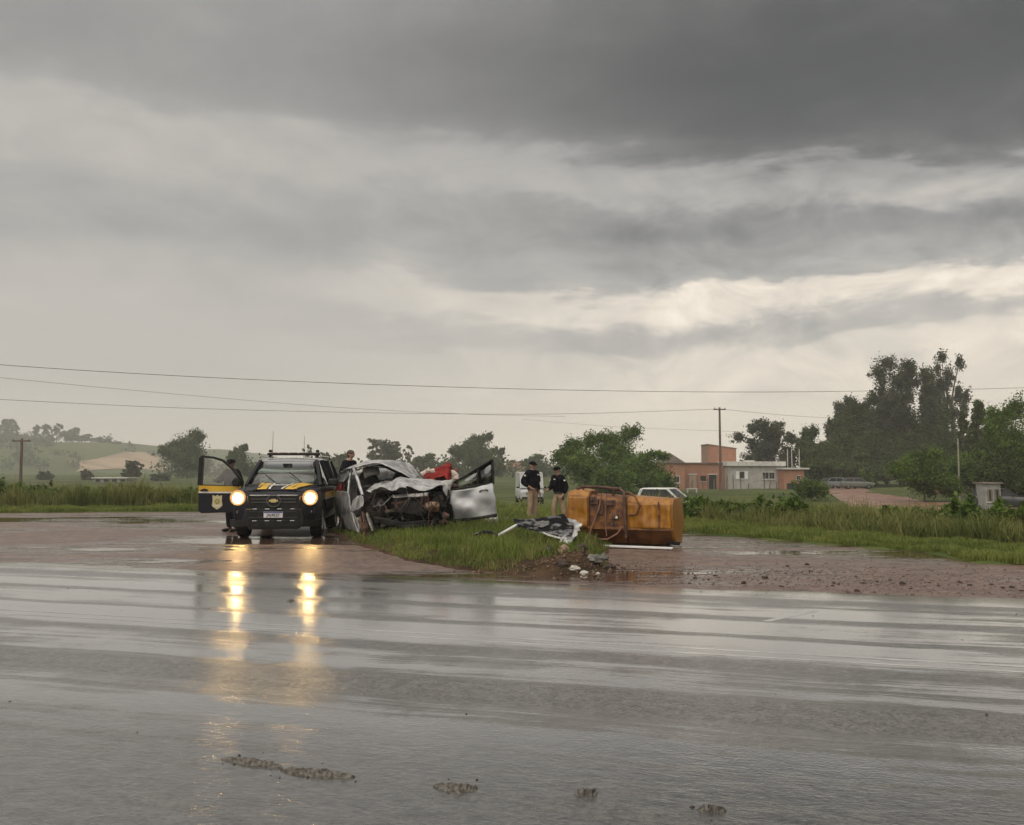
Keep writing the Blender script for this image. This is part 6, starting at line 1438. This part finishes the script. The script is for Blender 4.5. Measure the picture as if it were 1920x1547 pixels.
# grit and crumbs on the near road
rg = np.random.default_rng(51); cc = []
for (x0, y0), (x1, y1), k in (((414, 1431), (530, 1449), 30), ((525, 1453), (666, 1466), 40), ((812, 1484), (894, 1488), 25), ((1076, 1498), (1120, 1498), 8), ((1308, 1530), (1362, 1531), 8)):
    for t_ in rg.random(k):
        q_ = gnd(x0 + (x1 - x0) * t_, y0 + (y1 - y0) * t_); cc.append((q_.x + rg.normal(0, .05), q_.y + rg.normal(0, .07)))
for _ in range(420):
    q_ = on_road(rg.uniform(-12, 9), rg.uniform(3.4, 11.6)); cc.append((q_.x, q_.y))
cc = np.array(cc); sz = rg.gamma(1.5, .0020, len(cc)).clip(.0012, .012); Q = np.column_stack([cc, np.full(len(cc), .022)])
bv = np.array([(1, 0, 0), (0, 1, 0), (-1, 0, 0), (0, -1, 0), (0, 0, .8), (0, 0, -.5)]); bf = np.array([(0, 1, 4), (1, 2, 4), (2, 3, 4), (3, 0, 4), (1, 0, 5), (2, 1, 5), (3, 2, 5), (0, 3, 5)])
V = bv[None] * rg.uniform(.6, 1.4, (len(Q), 6, 3)) * sz[:, None, None] + Q[:, None, :]
tag(npmesh('road_grit', V.reshape(-1, 3), (np.arange(len(Q))[:, None, None] * 6 + bf[None]).reshape(-1, 3), stone_cols[3], tint=np.repeat(rg.random(len(Q)), 8)), 'tiny dark grit and mud crumbs scattered over the wet road', 'grit', kind='stuff')
# crumbled soil at the island tip
rg = np.random.default_rng(41); n_ = 520
px_ = np.concatenate([rg.normal(1.05, .45, n_), rg.normal(.5, .5, n_ // 2)]); py_ = np.concatenate([rg.normal(13.75, .5, n_), rg.normal(13.25, .18, n_ // 2)])
Q = np.column_stack([px_, py_, np.maximum(isle_z(px_, py_), 0)]); sz = rg.gamma(1.8, .009, len(Q)).clip(.006, .05)
bv = np.array([(1, 0, 0), (0, 1, 0), (-1, 0, 0), (0, -1, 0), (0, 0, .8), (0, 0, -.5)]); bf = np.array([(0, 1, 4), (1, 2, 4), (2, 3, 4), (3, 0, 4), (1, 0, 5), (2, 1, 5), (3, 2, 5), (0, 3, 5)])
V = bv[None] * rg.uniform(.6, 1.4, (len(Q), 6, 3)) * sz[:, None, None] + Q[:, None, :]
tag(npmesh('soil_crumbs', V.reshape(-1, 3), (np.arange(len(Q))[:, None, None] * 6 + bf[None]).reshape(-1, 3), mat('soil_crumb', (.045, .027, .017), (.17, .115, .075), rough=.8, scale=9, spec=.2), tint=np.repeat(rg.random(len(Q)), 8)), 'crumbled brown soil and gravel at the island tip', 'soil', kind='stuff')
# loose gravel on the right branch
rg = np.random.default_rng(31); n_ = 3600
px_ = np.concatenate([rg.uniform(1180, 1920, n_ // 2), rg.normal(1600, 200, n_ - n_ // 2)]); py_ = np.interp(px_, [1180, 1920], [1072, 1098]) + rg.normal(0, 17, n_)
Q = np.array([gnd(a, b_)[:] for a, b_ in zip(px_, py_)]); Q = Q[sdf(Q[:, :2], PAVE) < -.2]
sz = rg.gamma(1.6, .0042, len(Q)).clip(.003, .026)
base_v = np.array([(1, 0, 0), (0, 1, 0), (-1, 0, 0), (0, -1, 0), (0, 0, .8), (0, 0, -.5)]); base_f = np.array([(0, 1, 4), (1, 2, 4), (2, 3, 4), (3, 0, 4), (1, 0, 5), (2, 1, 5), (3, 2, 5), (0, 3, 5)])
jit = rg.uniform(.6, 1.4, (len(Q), 6, 3)); V = base_v[None] * jit * sz[:, None, None] + Q[:, None, :] + np.array([0, 0, .003])
F = (np.arange(len(Q))[:, None, None] * 6 + base_f[None]).reshape(-1, 3)
gravel_m = mat('loose_gravel', (.07, .048, .04), (.27, .20, .17), rough=.5, scale=25)
tag(npmesh('loose_gravel', V.reshape(-1, 3), F, gravel_m, tint=np.repeat(rg.random(len(Q)), 8)), 'loose reddish gravel scattered over the wet junction', 'gravel', kind='stuff')
